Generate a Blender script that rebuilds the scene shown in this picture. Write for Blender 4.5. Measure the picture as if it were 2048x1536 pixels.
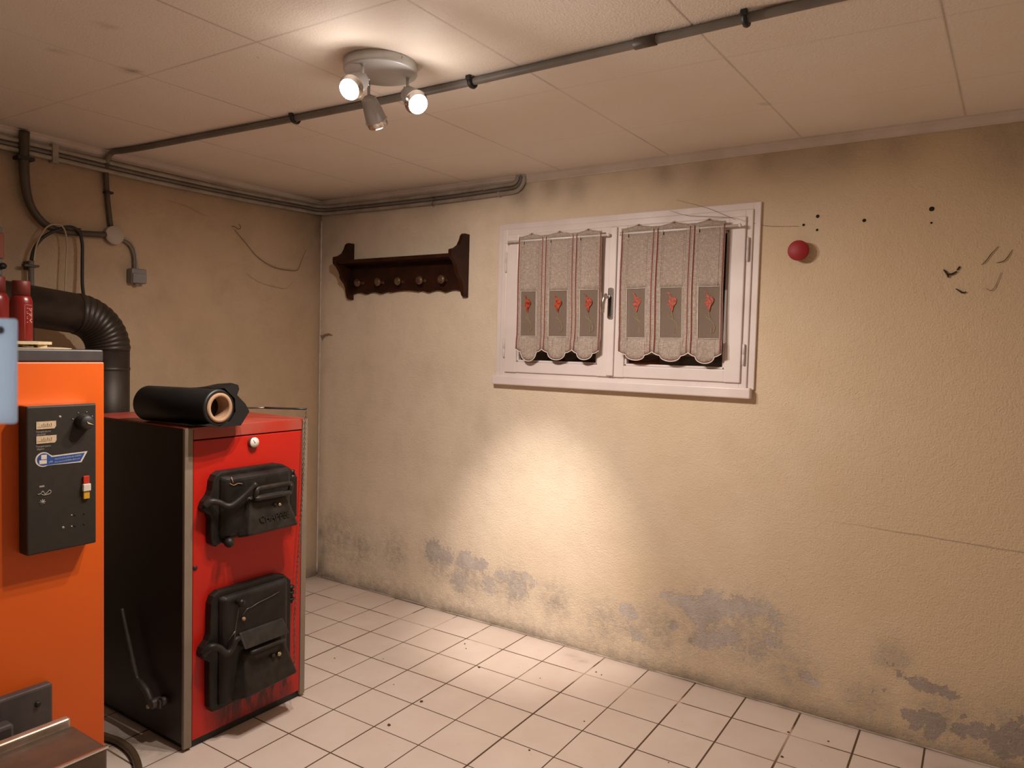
import bpy, bmesh, math, random
from math import sin, cos, pi, radians, sqrt
from mathutils import Vector, Matrix, noise

for o in list(bpy.data.objects):
    bpy.data.objects.remove(o)
random.seed(7)
S = bpy.context.scene
COL = S.collection
H = 2.157                       # ceiling height

# ------------------------------------------------------------------ camera
cd = bpy.data.cameras.new('camera')
cam = bpy.data.objects.new('camera', cd)
COL.objects.link(cam)
S.camera = cam
YAW, PITCH, ROLL, FPX = -0.5849, -0.0476, 0.0262, 1446.8
CAM = Vector((3.226, -2.861, 1.347))
fw = Vector((cos(PITCH) * sin(YAW), cos(PITCH) * cos(YAW), sin(PITCH)))
rt = Vector((cos(YAW), -sin(YAW), 0))
up = rt.cross(fw)
r2 = rt * cos(ROLL) + up * sin(ROLL)
u2 = -rt * sin(ROLL) + up * cos(ROLL)
mw = Matrix((r2, u2, -fw)).transposed().to_4x4()
mw.translation = CAM
cam.matrix_world = mw
cd.sensor_width = 36.0
cd.lens = FPX / 2048 * 36.0
cd.clip_start = 0.05
cd.dof.use_dof = True
cd.dof.focus_distance = 2.9
cd.dof.aperture_fstop = 8.5

# ------------------------------------------------------------------ world, view
w = bpy.data.worlds.new('world')
S.world = w
w.use_nodes = True
w.node_tree.nodes['Background'].inputs[0].default_value = (0.02, 0.025, 0.04, 1)
w.node_tree.nodes['Background'].inputs[1].default_value = 0.3
S.view_settings.view_transform = 'Standard'
S.view_settings.look = 'None'
S.view_settings.gamma = 1
S.view_settings.exposure = 0.55
S.view_settings.use_curve_mapping = False

# lamp light (the three bulbs of the ceiling fixture); positions shared with the fixture below
LIGHT_COL = (1.0, 0.895, 0.81)
DISC = Vector((1.722, -1.316, H))
HEADS = [  # post foot, post drop, axis of the spot head
    dict(base=(1.729, -1.394), drop=0.045, ax=(0.22, -0.82, -0.62)),
    dict(base=(1.646, -1.286), drop=0.050, ax=(-0.09, 0.72, -0.97)),
    dict(base=(1.769, -1.253), drop=0.045, ax=(0.80, -0.30, -0.62)),
]
HEAD_LEN = 0.086
GLOW = (0.5, 0.25, 0.5)        # bare glow of each bulb in all directions
DOME = (26.0, 27.0, 25.0)     # wide downward light of each bulb
def lamp_light(kind, energy, loc, rot=None, size=0, blend=0):
    ld = bpy.data.lights.new('bulb_light', kind)
    ld.energy = energy; ld.color = LIGHT_COL; ld.shadow_soft_size = 0.014
    if kind == 'SPOT':
        ld.spot_size = radians(size); ld.spot_blend = blend
    lo = bpy.data.objects.new('bulb_light', ld); COL.objects.link(lo); lo.location = loc
    if rot is not None: lo.rotation_euler = Vector(rot).to_track_quat('-Z', 'Y').to_euler()
for i, h in enumerate(HEADS):
    a = Vector(h['ax']).normalized()
    h['a'] = a
    h['p'] = Vector((h['base'][0], h['base'][1], H - 0.027 - h['drop']))
    tip = h['p'] + a * (HEAD_LEN + 0.024)
    lamp_light('POINT', GLOW[i], tip)
    lamp_light('SPOT', DOME[i], tip, (a.x*0.60, a.y*0.45, -1), 180, 0.62)
h = HEADS[1]
lamp_light('SPOT', 105.0, h['p'] + h['a'] * (HEAD_LEN + 0.024), (-0.085, 0.70, -1.03), 38, 1.0)

# ------------------------------------------------------------------ materials
class NT:
    def __init__(s, name):
        s.m = bpy.data.materials.new(name)
        s.m.use_nodes = True
        s.t = s.m.node_tree
        s.b = s.t.nodes['Principled BSDF']
        s.out = s.t.nodes['Material Output']
    def n(s, typ, **kw):
        nd = s.t.nodes.new(typ)
        for k, v in kw.items():
            if k.startswith('i_'):
                nd.inputs[k[2:].replace('_', ' ')].default_value = v
            else:
                setattr(nd, k, v)
        return nd
    def l(s, a, b):
        s.t.links.new(a, b)
    def coord(s, kind='Object'):
        if not hasattr(s, 'tc'):
            s.tc = s.n('ShaderNodeTexCoord')
        return s.tc.outputs[kind]
    def noise(s, scale, detail=4, rough=0.55, vec=None):
        nd = s.n('ShaderNodeTexNoise')
        nd.inputs['Scale'].default_value = scale
        nd.inputs['Detail'].default_value = detail
        nd.inputs['Roughness'].default_value = rough
        s.l(vec if vec is not None else s.coord(), nd.inputs['Vector'])
        return nd.outputs['Fac']
    def ramp(s, fac, stops):
        r = s.n('ShaderNodeValToRGB')
        e = r.color_ramp.elements
        while len(e) < len(stops):
            e.new(0.5)
        for el, (p, c) in zip(e, stops):
            el.position = p
            el.color = (c, c, c, 1) if isinstance(c, (int, float)) else (*c, 1)
        s.l(fac, r.inputs[0])
        return r.outputs[0]
    def mix(s, fac, a, b, mode='MIX'):
        m = s.n('ShaderNodeMix', data_type='RGBA', blend_type=mode)
        for inp, v in ((m.inputs[0], fac), (m.inputs[6], a), (m.inputs[7], b)):
            if isinstance(v, (int, float)):
                inp.default_value = v
            elif isinstance(v, tuple):
                inp.default_value = (*v, 1)
            else:
                s.l(v, inp)
        return m.outputs[2]
    def math(s, op, a, b=None, clamp=False):
        m = s.n('ShaderNodeMath', operation=op, use_clamp=clamp)
        for inp, v in ((m.inputs[0], a), (m.inputs[1], b)):
            if v is None: continue
            if isinstance(v, (int, float)): inp.default_value = v
            else: s.l(v, inp)
        return m.outputs[0]
    def bump(s, h, strength=0.3, dist=0.002, prev=None):
        b = s.n('ShaderNodeBump')
        b.inputs['Strength'].default_value = strength
        b.inputs['Distance'].default_value = dist
        s.l(h, b.inputs['Height'])
        if prev is not None: s.l(prev, b.inputs['Normal'])
        s.l(b.outputs[0], s.b.inputs['Normal'])
        return b.outputs[0]

def mat(name, c1, c2=None, scale=8.0, rough=0.5, metal=0.0, bump=0.0, bscale=60.0, spec=0.5, lo=0.35, hi=0.65, rvar=0.0, bdist=0.001):
    k = NT(name)
    k.b.inputs['Roughness'].default_value = rough
    k.b.inputs['Metallic'].default_value = metal
    k.b.inputs['Specular IOR Level'].default_value = spec
    if c2 is None:
        c2 = tuple(v * 0.85 for v in c1)
    f = k.noise(scale)
    r = k.ramp(f, [(lo, c1), (hi, c2)])
    k.l(r, k.b.inputs['Base Color'])
    if rvar:
        rr = k.ramp(f, [(0.3, max(0, rough - rvar)), (0.7, min(1, rough + rvar))])
        k.l(rr, k.b.inputs['Roughness'])
    if bump:
        k.bump(k.noise(bscale, 3), bump, bdist)
    return k.m

# plaster walls: roughcast paint, peeling and grime from vertex masks
def plaster(name, base, base2, side):
    k = NT(name)
    k.b.inputs['Roughness'].default_value = 0.75
    k.b.inputs['Specular IOR Level'].default_value = 0.35
    big = k.noise(1.6, 3)
    mid = k.noise(7, 5, 0.6)
    col = k.mix(k.ramp(big, [(0.35, 0.0), (0.65, 1.0)]), base, base2)
    col = k.mix(k.ramp(mid, [(0.45, 0.0), (0.75, 0.5)]), col, tuple(v * 0.82 for v in base2))
    sepx = k.n('ShaderNodeSeparateXYZ'); k.l(k.coord(), sepx.inputs[0])
    yel = k.ramp(k.math('ADD', k.math('MULTIPLY', sepx.outputs[0], 0.25), k.math('MULTIPLY', k.math('SUBTRACT', big, 0.5), 0.4)), [(0.30, 0.0), (0.75, 1.0)])
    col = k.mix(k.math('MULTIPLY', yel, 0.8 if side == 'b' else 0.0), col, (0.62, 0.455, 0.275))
    # pores
    fine = k.noise(150, 3, 0.6)
    fine2 = k.noise(420, 2, 0.5)
    pm = k.ramp(k.noise(3.2, 2), [(0.38, 0.0), (0.62, 1.0)])
    pit = k.math('MULTIPLY', k.ramp(fine, [(0.66, 0.0), (0.70, 1.0)]), k.math('ADD', k.math('MULTIPLY', pm, 0.6), 0.15))
    col = k.mix(pit, col, tuple(v * 0.45 for v in base2))
    # peel
    pa = k.n('ShaderNodeAttribute', attribute_name='peel').outputs['Fac']
    ga = k.n('ShaderNodeAttribute', attribute_name='grime').outputs['Fac']
    da = k.n('ShaderNodeAttribute', attribute_name='damp').outputs['Fac']
    nz = k.noise(52, 7, 0.72)
    nz2 = k.noise(14, 4, 0.6)
    pp = k.math('ADD', pa, k.math('MULTIPLY', k.math('SUBTRACT', nz, 0.5), 1.9))
    pp = k.math('ADD', pp, k.math('MULTIPLY', k.math('SUBTRACT', nz2, 0.5), 0.5))
    pk = k.ramp(pp, [(0.50, 0.0), (0.56, 1.0)])
    grey = k.mix(k.ramp(nz2, [(0.35, 0.0), (0.7, 1.0)]), (0.61, 0.53, 0.47), (0.47, 0.40, 0.345))
    grey = k.mix(k.math('MULTIPLY', k.ramp(k.math('MULTIPLY', sepx.outputs[0], 0.2), [(0.56, 0.0), (0.60, 1.0)]), k.ramp(nz2, [(0.25, 1.0), (0.75, 0.45)])), grey, (0.33, 0.265, 0.215))
    # damp: mottled darkening
    dm = k.math('MULTIPLY', da, k.ramp(k.noise(24, 7, 0.72), [(0.40, 0.0), (0.62, 1.0)]))
    col = k.mix(k.math('MULTIPLY', dm, 0.85), col, (0.47, 0.40, 0.335))
    col = k.mix(pk, col, grey)
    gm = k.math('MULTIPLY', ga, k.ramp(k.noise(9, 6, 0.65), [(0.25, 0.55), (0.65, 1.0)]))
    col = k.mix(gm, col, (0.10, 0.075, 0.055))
    # curdled dark edges in the damp zone
    spk = k.ramp(k.noise(85, 4, 0.7), [(0.60, 0.0), (0.68, 1.0)])
    col = k.mix(k.math('MULTIPLY', spk, k.math('MULTIPLY', da, 0.65)), col, (0.17, 0.13, 0.10))
    if side == 'b':      # hairline crack low on the right
        f = k.math('ADD', sepx.outputs[2], k.math('MULTIPLY', k.math('SUBTRACT', sepx.outputs[0], 2.74), 0.022))
        f = k.math('ADD', f, k.math('MULTIPLY', k.math('SUBTRACT', k.noise(6, 3), 0.5), 0.012))
        cr = k.ramp(k.math('ABSOLUTE', k.math('SUBTRACT', f, 0.746)), [(0.0008, 1.0), (0.0026, 0.0)])
        cr = k.math('MULTIPLY', cr, k.ramp(k.math('MULTIPLY', sepx.outputs[0], 0.2), [(0.54, 0.0), (0.60, 1.0)]))
        col = k.mix(k.math('MULTIPLY', cr, 0.55), col, (0.16, 0.11, 0.07))
    k.l(col, k.b.inputs['Base Color'])
    h = k.math('ADD', k.math('MULTIPLY', fine, 0.7), k.math('MULTIPLY', fine2, 0.25))
    h = k.math('ADD', h, k.math('MULTIPLY', k.noise(45, 3), 0.5))
    h = k.math('ADD', h, k.math('MULTIPLY', k.ramp(k.noise(70, 6, 0.75), [(0.4, 0.0), (0.7, 1.0)]), k.math('MULTIPLY', da, 0.6)))
    n1 = k.bump(h, 0.75, 0.006)
    k.bump(k.math('SUBTRACT', 1.0, pk), 0.6, 0.0015, n1)
    return k.m

M = {}
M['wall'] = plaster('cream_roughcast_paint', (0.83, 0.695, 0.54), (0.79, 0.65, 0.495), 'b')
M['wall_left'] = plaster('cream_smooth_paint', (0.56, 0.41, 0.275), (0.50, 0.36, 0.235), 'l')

M['wall_plain'] = mat('pale_cream_paint', (0.78, 0.71, 0.60), (0.74, 0.66, 0.54), 3, 0.7)
def ceiling_mat():
    k = NT('polystyrene_ceiling_tiles')
    k.b.inputs['Roughness'].default_value = 0.62
    sep = k.n('ShaderNodeSeparateXYZ'); k.l(k.coord(), sep.inputs[0])
    X, Y = sep.outputs[0], sep.outputs[1]
    Xr = k.math('SUBTRACT', X, k.math('MULTIPLY', Y, 0.024))      # joints lean a little
    Xr = k.math('SUBTRACT', Xr, 1.056)
    wob = k.math('MULTIPLY', k.math('SUBTRACT', k.noise(2.5, 2), 0.5), 0.004)
    fx = k.math('FRACT', k.math('ADD', k.math('DIVIDE', k.math('ADD', Xr, wob), 0.5145), 40.5))
    dx = k.math('MULTIPLY', k.math('ABSOLUTE', k.math('SUBTRACT', fx, 0.5)), 0.5145)
    lx = k.ramp(dx, [(0.0012, 1.0), (0.0045, 0.0)])
    ly = None
    for yy, st in ((-0.455, 0.25), (-0.93, 0.35), (-1.62, 0.9), (-2.3, 0.8), (-3.0, 0.8)):
        d = k.math('ABSOLUTE', k.math('SUBTRACT', k.math('SUBTRACT', Y, k.math('MULTIPLY', X, 0.03)), yy - 0.02))
        r = k.math('MULTIPLY', k.ramp(d, [(0.001, 1.0), (0.0045, 0.0)]), st)
        ly = r if ly is None else k.math('MAXIMUM', ly, r)
    ln = k.math('MAXIMUM', lx, ly)
    ln = k.math('MULTIPLY', ln, k.ramp(k.noise(1.9, 3), [(0.33, 0.25), (0.6, 1.0)]))
    col = k.mix(k.ramp(k.noise(2.3, 4), [(0.35, 0.0), (0.7, 1.0)]), (0.86, 0.78, 0.69), (0.82, 0.73, 0.62))
    # faint broad bands across the slabs (battens behind)
    col = k.mix(k.math('MULTIPLY', ln, 0.55), col, (0.20, 0.14, 0.09))
    sp = k.ramp(k.noise(16, 2, 0.4), [(0.80, 0.0), (0.83, 1.0)])
    col = k.mix(k.math('MULTIPLY', sp, 0.6), col, (0.25, 0.17, 0.11))
    ga = k.n('ShaderNodeAttribute', attribute_name='grime').outputs['Fac']
    col = k.mix(k.math('MULTIPLY', ga, k.ramp(k.noise(5, 4), [(0.2, 0.6), (0.7, 1.0)])), col, (0.13, 0.095, 0.07))
    k.l(col, k.b.inputs['Base Color'])
    h = k.math('ADD', k.noise(170, 2, 0.5), k.math('MULTIPLY', k.noise(60, 2), 0.4))
    n1 = k.bump(h, 0.45, 0.003)
    k.bump(k.math('SUBTRACT', 1.0, ln), 0.35, 0.002, n1)
    return k.m
M['ceiling'] = ceiling_mat()

def floor_mat():
    k = NT('ceramic_floor_tiles')
    TH = 0.0087
    sep = k.n('ShaderNodeSeparateXYZ'); k.l(k.coord(), sep.inputs[0])
    X, Y = sep.outputs[0], sep.outputs[1]
    dX = k.math('SUBTRACT', X, 0.4316)
    dY = k.math('ADD', Y, 0.2158)
    u = k.math('ADD', k.math('MULTIPLY', dX, cos(TH)), k.math('MULTIPLY', dY, sin(TH)))
    v = k.math('SUBTRACT', k.math('MULTIPLY', dY, cos(TH)), k.math('MULTIPLY', dX, sin(TH)))
    u = k.math('ADD', k.math('DIVIDE', u, 0.205), 50.5)
    v = k.math('ADD', k.math('DIVIDE', v, 0.205), 50.5)
    fu, fv = k.math('FRACT', u), k.math('FRACT', v)
    du = k.math('MULTIPLY', k.math('ABSOLUTE', k.math('SUBTRACT', fu, 0.5)), 0.205)
    dv = k.math('MULTIPLY', k.math('ABSOLUTE', k.math('SUBTRACT', fv, 0.5)), 0.205)
    cmb = k.n('ShaderNodeCombineXYZ')
    k.l(k.math('FLOOR', k.math('ADD', u, 0.5)), cmb.inputs[0]); k.l(k.math('FLOOR', k.math('ADD', v, 0.5)), cmb.inputs[1])
    wn = k.n('ShaderNodeTexWhiteNoise'); k.l(cmb.outputs[0], wn.inputs['Vector'])
    # line widths change from joint to joint
    wv = k.n('ShaderNodeTexWhiteNoise', noise_dimensions='1D'); k.l(k.math('FLOOR', v), wv.inputs['W'])
    wu = k.n('ShaderNodeTexWhiteNoise', noise_dimensions='1D'); k.l(k.math('FLOOR', k.math('ADD', u, 13.0)), wu.inputs['W'])
    hu = k.math('ADD', 0.0020, k.math('MULTIPLY', wu.outputs[0], 0.0018))
    hv = k.math('ADD', 0.0017, k.math('MULTIPLY', wv.outputs[0], 0.0016))
    lu = k.math('LESS_THAN', du, hu)
    lv = k.math('LESS_THAN', dv, hv)
    # light filled stretches close to the back wall
    fill = k.ramp(k.noise(3.1, 3), [(0.52, 0.0), (0.56, 1.0)])
    near = k.ramp(k.math('ADD', Y, 1.0), [(0.55, 0.0), (0.80, 1.0)])
    fill = k.math('MULTIPLY', fill, near)
    ln = k.math('MAXIMUM', lu, lv)
    tile = k.mix(k.ramp(k.noise(6, 5, 0.6), [(0.35, 0.0), (0.7, 1.0)]), (0.66, 0.55, 0.48), (0.61, 0.49, 0.42))
    tile = k.mix(k.math('MULTIPLY', wn.outputs[0], 0.28), tile, (0.52, 0.41, 0.335))
    spk = k.ramp(k.noise(55, 4, 0.6), [(0.66, 0.0), (0.75, 0.5)])
    tile = k.mix(spk, tile, (0.34, 0.23, 0.15))
    ga = k.n('ShaderNodeAttribute', attribute_name='grime').outputs['Fac']
    grout = k.mix(k.noise(9), (0.07, 0.038, 0.018), (0.11, 0.06, 0.028))
    grout = k.mix(fill, grout, (0.44, 0.31, 0.22))
    col = k.mix(ln, tile, grout)
    gm = k.math('MULTIPLY', ga, k.ramp(k.noise(11, 6, 0.7), [(0.3, 0.2), (0.6, 1.0)]))
    col = k.mix(gm, col, (0.16, 0.10, 0.06))
    k.l(col, k.b.inputs['Base Color'])
    rg = k.math('ADD', 0.42, k.math('MULTIPLY', ln, 0.4))
    k.l(k.math('ADD', rg, k.math('MULTIPLY', k.noise(7), 0.15)), k.b.inputs['Roughness'])
    n1 = k.bump(k.noise(30, 3), 0.08, 0.002)
    k.bump(k.math('SUBTRACT', 1.0, k.math('MULTIPLY', ln, k.math('SUBTRACT', 1.0, fill))), 0.8, 0.0015, n1)
    return k.m
M['floor'] = floor_mat()

M['cove'] = mat('painted_polystyrene_moulding', (0.66, 0.57, 0.50), (0.56, 0.47, 0.40), 5, 0.6, bump=0.1)
M['mortar'] = mat('grey_mortar', (0.50, 0.42, 0.35), (0.25, 0.19, 0.14), 9, 0.8, bump=0.5)
M['caulk'] = mat('pale_corner_seal', (0.62, 0.52, 0.44), (0.5, 0.42, 0.35), 20, 0.6)
M['white_wood'] = mat('aged_white_window_paint', (0.80, 0.70, 0.665), (0.72, 0.62, 0.585), 5, 0.42, bump=0.12, bscale=25, rvar=0.08)
M['hinge_white'] = mat('painted_hinge_metal', (0.74, 0.67, 0.65), None, 10, 0.4)
M['rod_white'] = mat('white_rod', (0.86, 0.80, 0.76), None, 10, 0.35)
M['chrome'] = mat('worn_chrome', (0.78, 0.76, 0.74), (0.6, 0.58, 0.55), 20, 0.18, 1.0)
M['satin'] = mat('satin_nickel', (0.52, 0.51, 0.51), (0.48, 0.47, 0.47), 30, 0.42, 0.35)
M['satin_disc'] = mat('satin_grey_plate', (0.62, 0.62, 0.62), (0.57, 0.57, 0.57), 12, 0.45, 0.15)
M['black'] = mat('matte_black', (0.012, 0.011, 0.010), (0.02, 0.018, 0.016), 15, 0.5)
M['black_plastic'] = mat('black_polythene', (0.003, 0.003, 0.0035), (0.005, 0.005, 0.005), 9, 0.5, bump=0.3, bscale=18, bdist=0.003)
M['cardboard'] = mat('brown_cardboard', (0.34, 0.20, 0.115), (0.28, 0.16, 0.09), 30, 0.85)
M['cardboard_pale'] = mat('pale_cardboard', (0.55, 0.44, 0.28), (0.42, 0.32, 0.18), 20, 0.8)
M['dark_wood'] = mat('dark_stained_oak', (0.040, 0.011, 0.004), (0.018, 0.005, 0.002), 14, 0.5, bump=0.15, bscale=40, spec=0.25)
M['knob_wood'] = mat('turned_wood_knob', (0.16, 0.085, 0.04), (0.04, 0.018, 0.01), 40, 0.28)
M['iron'] = mat('black_cast_iron', (0.011, 0.009, 0.008), (0.020, 0.016, 0.013), 18, 0.46, 0.1, bump=0.35, bscale=220, rvar=0.1, spec=0.3)
M['iron_worn'] = mat('worn_cast_iron', (0.034, 0.028, 0.023), (0.018, 0.015, 0.012), 30, 0.48, 0.2, bump=0.3, bscale=150, spec=0.3)
M['steel'] = mat('dull_steel', (0.20, 0.18, 0.155), (0.12, 0.10, 0.085), 40, 0.4, 0.8)
M['lever'] = mat('dull_lever_iron', (0.10, 0.085, 0.075), (0.07, 0.06, 0.052), 30, 0.5, 0.4)
M['brass'] = mat('brass_screw', (0.55, 0.42, 0.24), None, 40, 0.35, 0.8)
M['flue'] = mat('sooty_blued_steel', (0.020, 0.014, 0.010), (0.045, 0.032, 0.022), 7, 0.46, 0.3, bump=0.15, bscale=30, rvar=0.12)
M['flue_dark'] = mat('flue_crimp_grooves', (0.012, 0.008, 0.006), None, 7, 0.6, 0.3)
M['brown_side'] = mat('dark_brown_sheet_steel', (0.030, 0.017, 0.011), (0.024, 0.013, 0.009), 6, 0.45, bump=0.05, bscale=300)
M['trim_beige'] = mat('grey_beige_metal_trim', (0.235, 0.185, 0.135), (0.20, 0.155, 0.11), 9, 0.5)
M['conduit'] = mat('grey_pvc_conduit', (0.20, 0.18, 0.16), (0.15, 0.13, 0.11), 8, 0.5)
M['conduit_dark'] = mat('sooty_brown_conduit', (0.085, 0.062, 0.042), (0.055, 0.040, 0.027), 8, 0.5)
M['conduit_light'] = mat('pale_pvc_conduit', (0.40, 0.35, 0.29), (0.27, 0.23, 0.19), 9, 0.45)
M['cable_black'] = mat('black_rubber_cable', (0.018, 0.015, 0.012), (0.03, 0.024, 0.018), 10, 0.55)
M['cable_white'] = mat('yellowed_white_cable', (0.48, 0.38, 0.26), (0.4, 0.3, 0.2), 10, 0.5)
M['pvc_white'] = mat('dull_white_pvc', (0.46, 0.40, 0.34), (0.40, 0.34, 0.29), 10, 0.5)
M['pvc_grey'] = mat('grey_pvc_box', (0.25, 0.24, 0.23), (0.21, 0.20, 0.19), 10, 0.5)
M['orange'] = mat('orange_enamel', (0.66, 0.100, 0.003), (0.62, 0.092, 0.003), 3, 0.42, bump=0.06, bscale=400)
M['dark_panel'] = mat('dark_brown_grey_control_panel', (0.027, 0.022, 0.017), (0.022, 0.018, 0.014), 60, 0.55, bump=0.1, bscale=500, spec=0.3)
M['dark_lid'] = mat('dark_grey_lid', (0.045, 0.035, 0.034), (0.035, 0.028, 0.026), 30, 0.5)
M['label_cream'] = mat('cream_display', (0.55, 0.42, 0.28), (0.45, 0.33, 0.21), 150, 0.5)
M['print_grey'] = mat('pale_grey_print', (0.30, 0.27, 0.22), None, 30, 0.6)
M['sticker_blue'] = mat('blue_sticker', (0.02, 0.055, 0.20), (0.025, 0.07, 0.23), 30, 0.4)
M['sticker_white'] = mat('off_white_sticker', (0.62, 0.55, 0.46), (0.5, 0.44, 0.38), 60, 0.5)
M['sticker_print'] = mat('pale_blue_print', (0.22, 0.25, 0.36), None, 60, 0.5)
M['btn_red'] = mat('red_switch', (0.50, 0.03, 0.015), None, 30, 0.35)
M['btn_white'] = mat('white_switch', (0.66, 0.58, 0.50), None, 30, 0.35)
M['btn_yellow'] = mat('yellow_switch', (0.60, 0.32, 0.03), None, 30, 0.35)
M['ext_red'] = mat('glossy_red_bottle', (0.17, 0.005, 0.004), (0.13, 0.004, 0.003), 8, 0.3)
M['ext_cap'] = mat('dull_red_cap', (0.12, 0.010, 0.006), (0.10, 0.008, 0.005), 8, 0.5)
M['ext_print'] = mat('pink_white_print', (0.50, 0.24, 0.19), None, 30, 0.5)
M['plug_red'] = mat('matte_crimson_plastic', (0.33, 0.009, 0.014), (0.30, 0.008, 0.012), 10, 0.55)
M['burner_metal'] = mat('grimy_brown_burner_cover', (0.15, 0.10, 0.07), (0.09, 0.065, 0.045), 9, 0.38, 0.4, bump=0.15, bscale=40, rvar=0.1)
M['burner_rim'] = mat('bare_aluminium_rim', (0.50, 0.40, 0.33), (0.36, 0.27, 0.20), 20, 0.35, 0.6)
M['burner_plate'] = mat('grey_painted_plate', (0.075, 0.062, 0.060), (0.055, 0.045, 0.043), 15, 0.45, 0.2, bump=0.1)
M['blue_dark'] = mat('slate_blue_mark', (0.10, 0.16, 0.26), None, 10, 0.5)
M['orange_red'] = mat('orange_brown_faceplate', (0.40, 0.10, 0.045), (0.34, 0.12, 0.07), 20, 0.5)
M['planks'] = mat('brown_shutter_planks', (0.17, 0.085, 0.035), (0.09, 0.042, 0.018), 8, 0.6, bump=0.2)
M['web'] = mat('dusty_cobweb', (0.26, 0.19, 0.13), None, 30, 0.9)
M['web_dark'] = mat('sooty_cobweb', (0.035, 0.024, 0.016), None, 30, 0.9)
M['dirt'] = mat('brown_dirt', (0.06, 0.032, 0.016), (0.10, 0.05, 0.022), 90, 0.9, bump=0.4, bscale=200)
M['hole'] = mat('drilled_hole_black', (0.010, 0.008, 0.006), None, 30, 0.9)
M['gauge_face'] = mat('white_gauge_face', (0.72, 0.66, 0.58), (0.68, 0.61, 0.53), 12, 0.4)
M['hose'] = mat('brown_rubber_hose', (0.085, 0.05, 0.028), (0.06, 0.035, 0.02), 12, 0.4)
M['hem'] = mat('cream_hem_thread', (0.86, 0.79, 0.71), None, 80, 0.8)
M['embroidery'] = mat('dark_red_embroidery', (0.34, 0.085, 0.065), (0.26, 0.06, 0.05), 300, 0.8)
M['lily'] = mat('orange_red_embroidered_lily', (0.52, 0.075, 0.014), (0.20, 0.014, 0.005), 110, 0.55, lo=0.4, hi=0.6)
M['lily_stem'] = mat('yellow_green_stem_thread', (0.50, 0.40, 0.16), None, 60, 0.7)

def blue():
    k = NT('pale_blue_translucent_plastic')
    k.b.inputs['Base Color'].default_value = (0.62, 0.70, 0.85, 1); k.b.inputs['Roughness'].default_value = 0.4
    tr = k.n('ShaderNodeBsdfTranslucent'); tr.inputs[0].default_value = (0.68, 0.83, 1.0, 1)
    mx = k.n('ShaderNodeMixShader'); mx.inputs[0].default_value = 0.75
    k.l(k.b.outputs[0], mx.inputs[1]); k.l(tr.outputs[0], mx.inputs[2]); k.l(mx.outputs[0], k.out.inputs[0])
    return k.m
M['blue_plastic'] = blue()
def red_front():
    k = NT('red_enamel_with_soot')
    k.b.inputs['Roughness'].default_value = 0.4
    sep = k.n('ShaderNodeSeparateXYZ'); k.l(k.coord(), sep.inputs[0])
    Y, Z = sep.outputs[1], sep.outputs[2]
    # soot that dripped down under the lower door (object origin is the boiler foot)
    st = k.n('ShaderNodeMapping'); st.inputs['Scale'].default_value = (1, 1, 0.25); k.l(k.coord(), st.inputs['Vector'])
    n = k.noise(34, 6, 0.7, st.outputs[0])
    a = k.ramp(Z, [(0.03, 0.55), (0.11, 1.0), (0.155, 0.0)])
    b = k.ramp(k.math('ABSOLUTE', k.math('SUBTRACT', Y, 0.03)), [(0.13, 1.0), (0.19, 0.0)])
    f = k.math('MULTIPLY', k.math('MULTIPLY', a, b), k.ramp(n, [(0.40, 0.0), (0.52, 1.0)]))
    f2 = k.math('MULTIPLY', k.math('MULTIPLY', b, k.ramp(Z, [(0.02, 1.0), (0.16, 0.0)])), 0.45)
    base = k.mix(k.noise(3), (0.49, 0.011, 0.004), (0.44, 0.009, 0.003))
    col = k.mix(f2, base, (0.12, 0.010, 0.008))
    col = k.mix(f, col, (0.012, 0.007, 0.006))
    sp = k.ramp(k.noise(90, 2, 0.4), [(0.76, 0.0), (0.78, 1.0)])
    col = k.mix(k.math('MULTIPLY', sp, 0.7), col, (0.08, 0.008, 0.006))
    k.l(col, k.b.inputs['Base Color'])
    k.bump(k.noise(350, 2), 0.05, 0.001)
    return k.m
M['red'] = red_front()
M['red_lid'] = mat('dusty_red_lid', (0.38, 0.030, 0.016), (0.34, 0.07, 0.05), 6, 0.42)

def linen():
    k = NT('beige_linen_weave')
    k.b.inputs['Roughness'].default_value = 0.9
    mp1 = k.n('ShaderNodeMapping'); mp1.inputs['Scale'].default_value = (1, 1, 14); k.l(k.coord(), mp1.inputs['Vector'])
    mp2 = k.n('ShaderNodeMapping'); mp2.inputs['Scale'].default_value = (14, 1, 1); k.l(k.coord(), mp2.inputs['Vector'])
    a = k.noise(60, 3, 0.6, mp1.outputs[0]); b = k.noise(60, 3, 0.6, mp2.outputs[0])
    s = k.math('MAXIMUM', a, b)
    col = k.ramp(s, [(0.42, (0.36, 0.275, 0.22)), (0.56, (0.46, 0.365, 0.30)), (0.68, (0.78, 0.68, 0.59))])
    k.l(col, k.b.inputs['Base Color'])
    k.bump(s, 0.4, 0.001)
    tr = k.n('ShaderNodeBsdfTranslucent'); k.l(col, tr.inputs[0])
    mx = k.n('ShaderNodeMixShader'); mx.inputs[0].default_value = 0.18
    k.l(k.b.outputs[0], mx.inputs[1]); k.l(tr.outputs[0], mx.inputs[2]); k.l(mx.outputs[0], k.out.inputs[0])
    return k.m
M['linen'] = linen()

def sheer():
    k = NT('taupe_sheer_voile')
    k.b.inputs['Roughness'].default_value = 0.8
    k.b.inputs['Base Color'].default_value = (0.30, 0.22, 0.165, 1)
    tp = k.n('ShaderNodeBsdfTransparent')
    mx = k.n('ShaderNodeMixShader'); 
    f = k.ramp(k.noise(900, 1), [(0.3, 0.55), (0.7, 0.75)])
    k.l(f, mx.inputs[0])
    k.l(tp.outputs[0], mx.inputs[1]); k.l(k.b.outputs[0], mx.inputs[2]); k.l(mx.outputs[0], k.out.inputs[0])
    return k.m
M['sheer'] = sheer()

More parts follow.
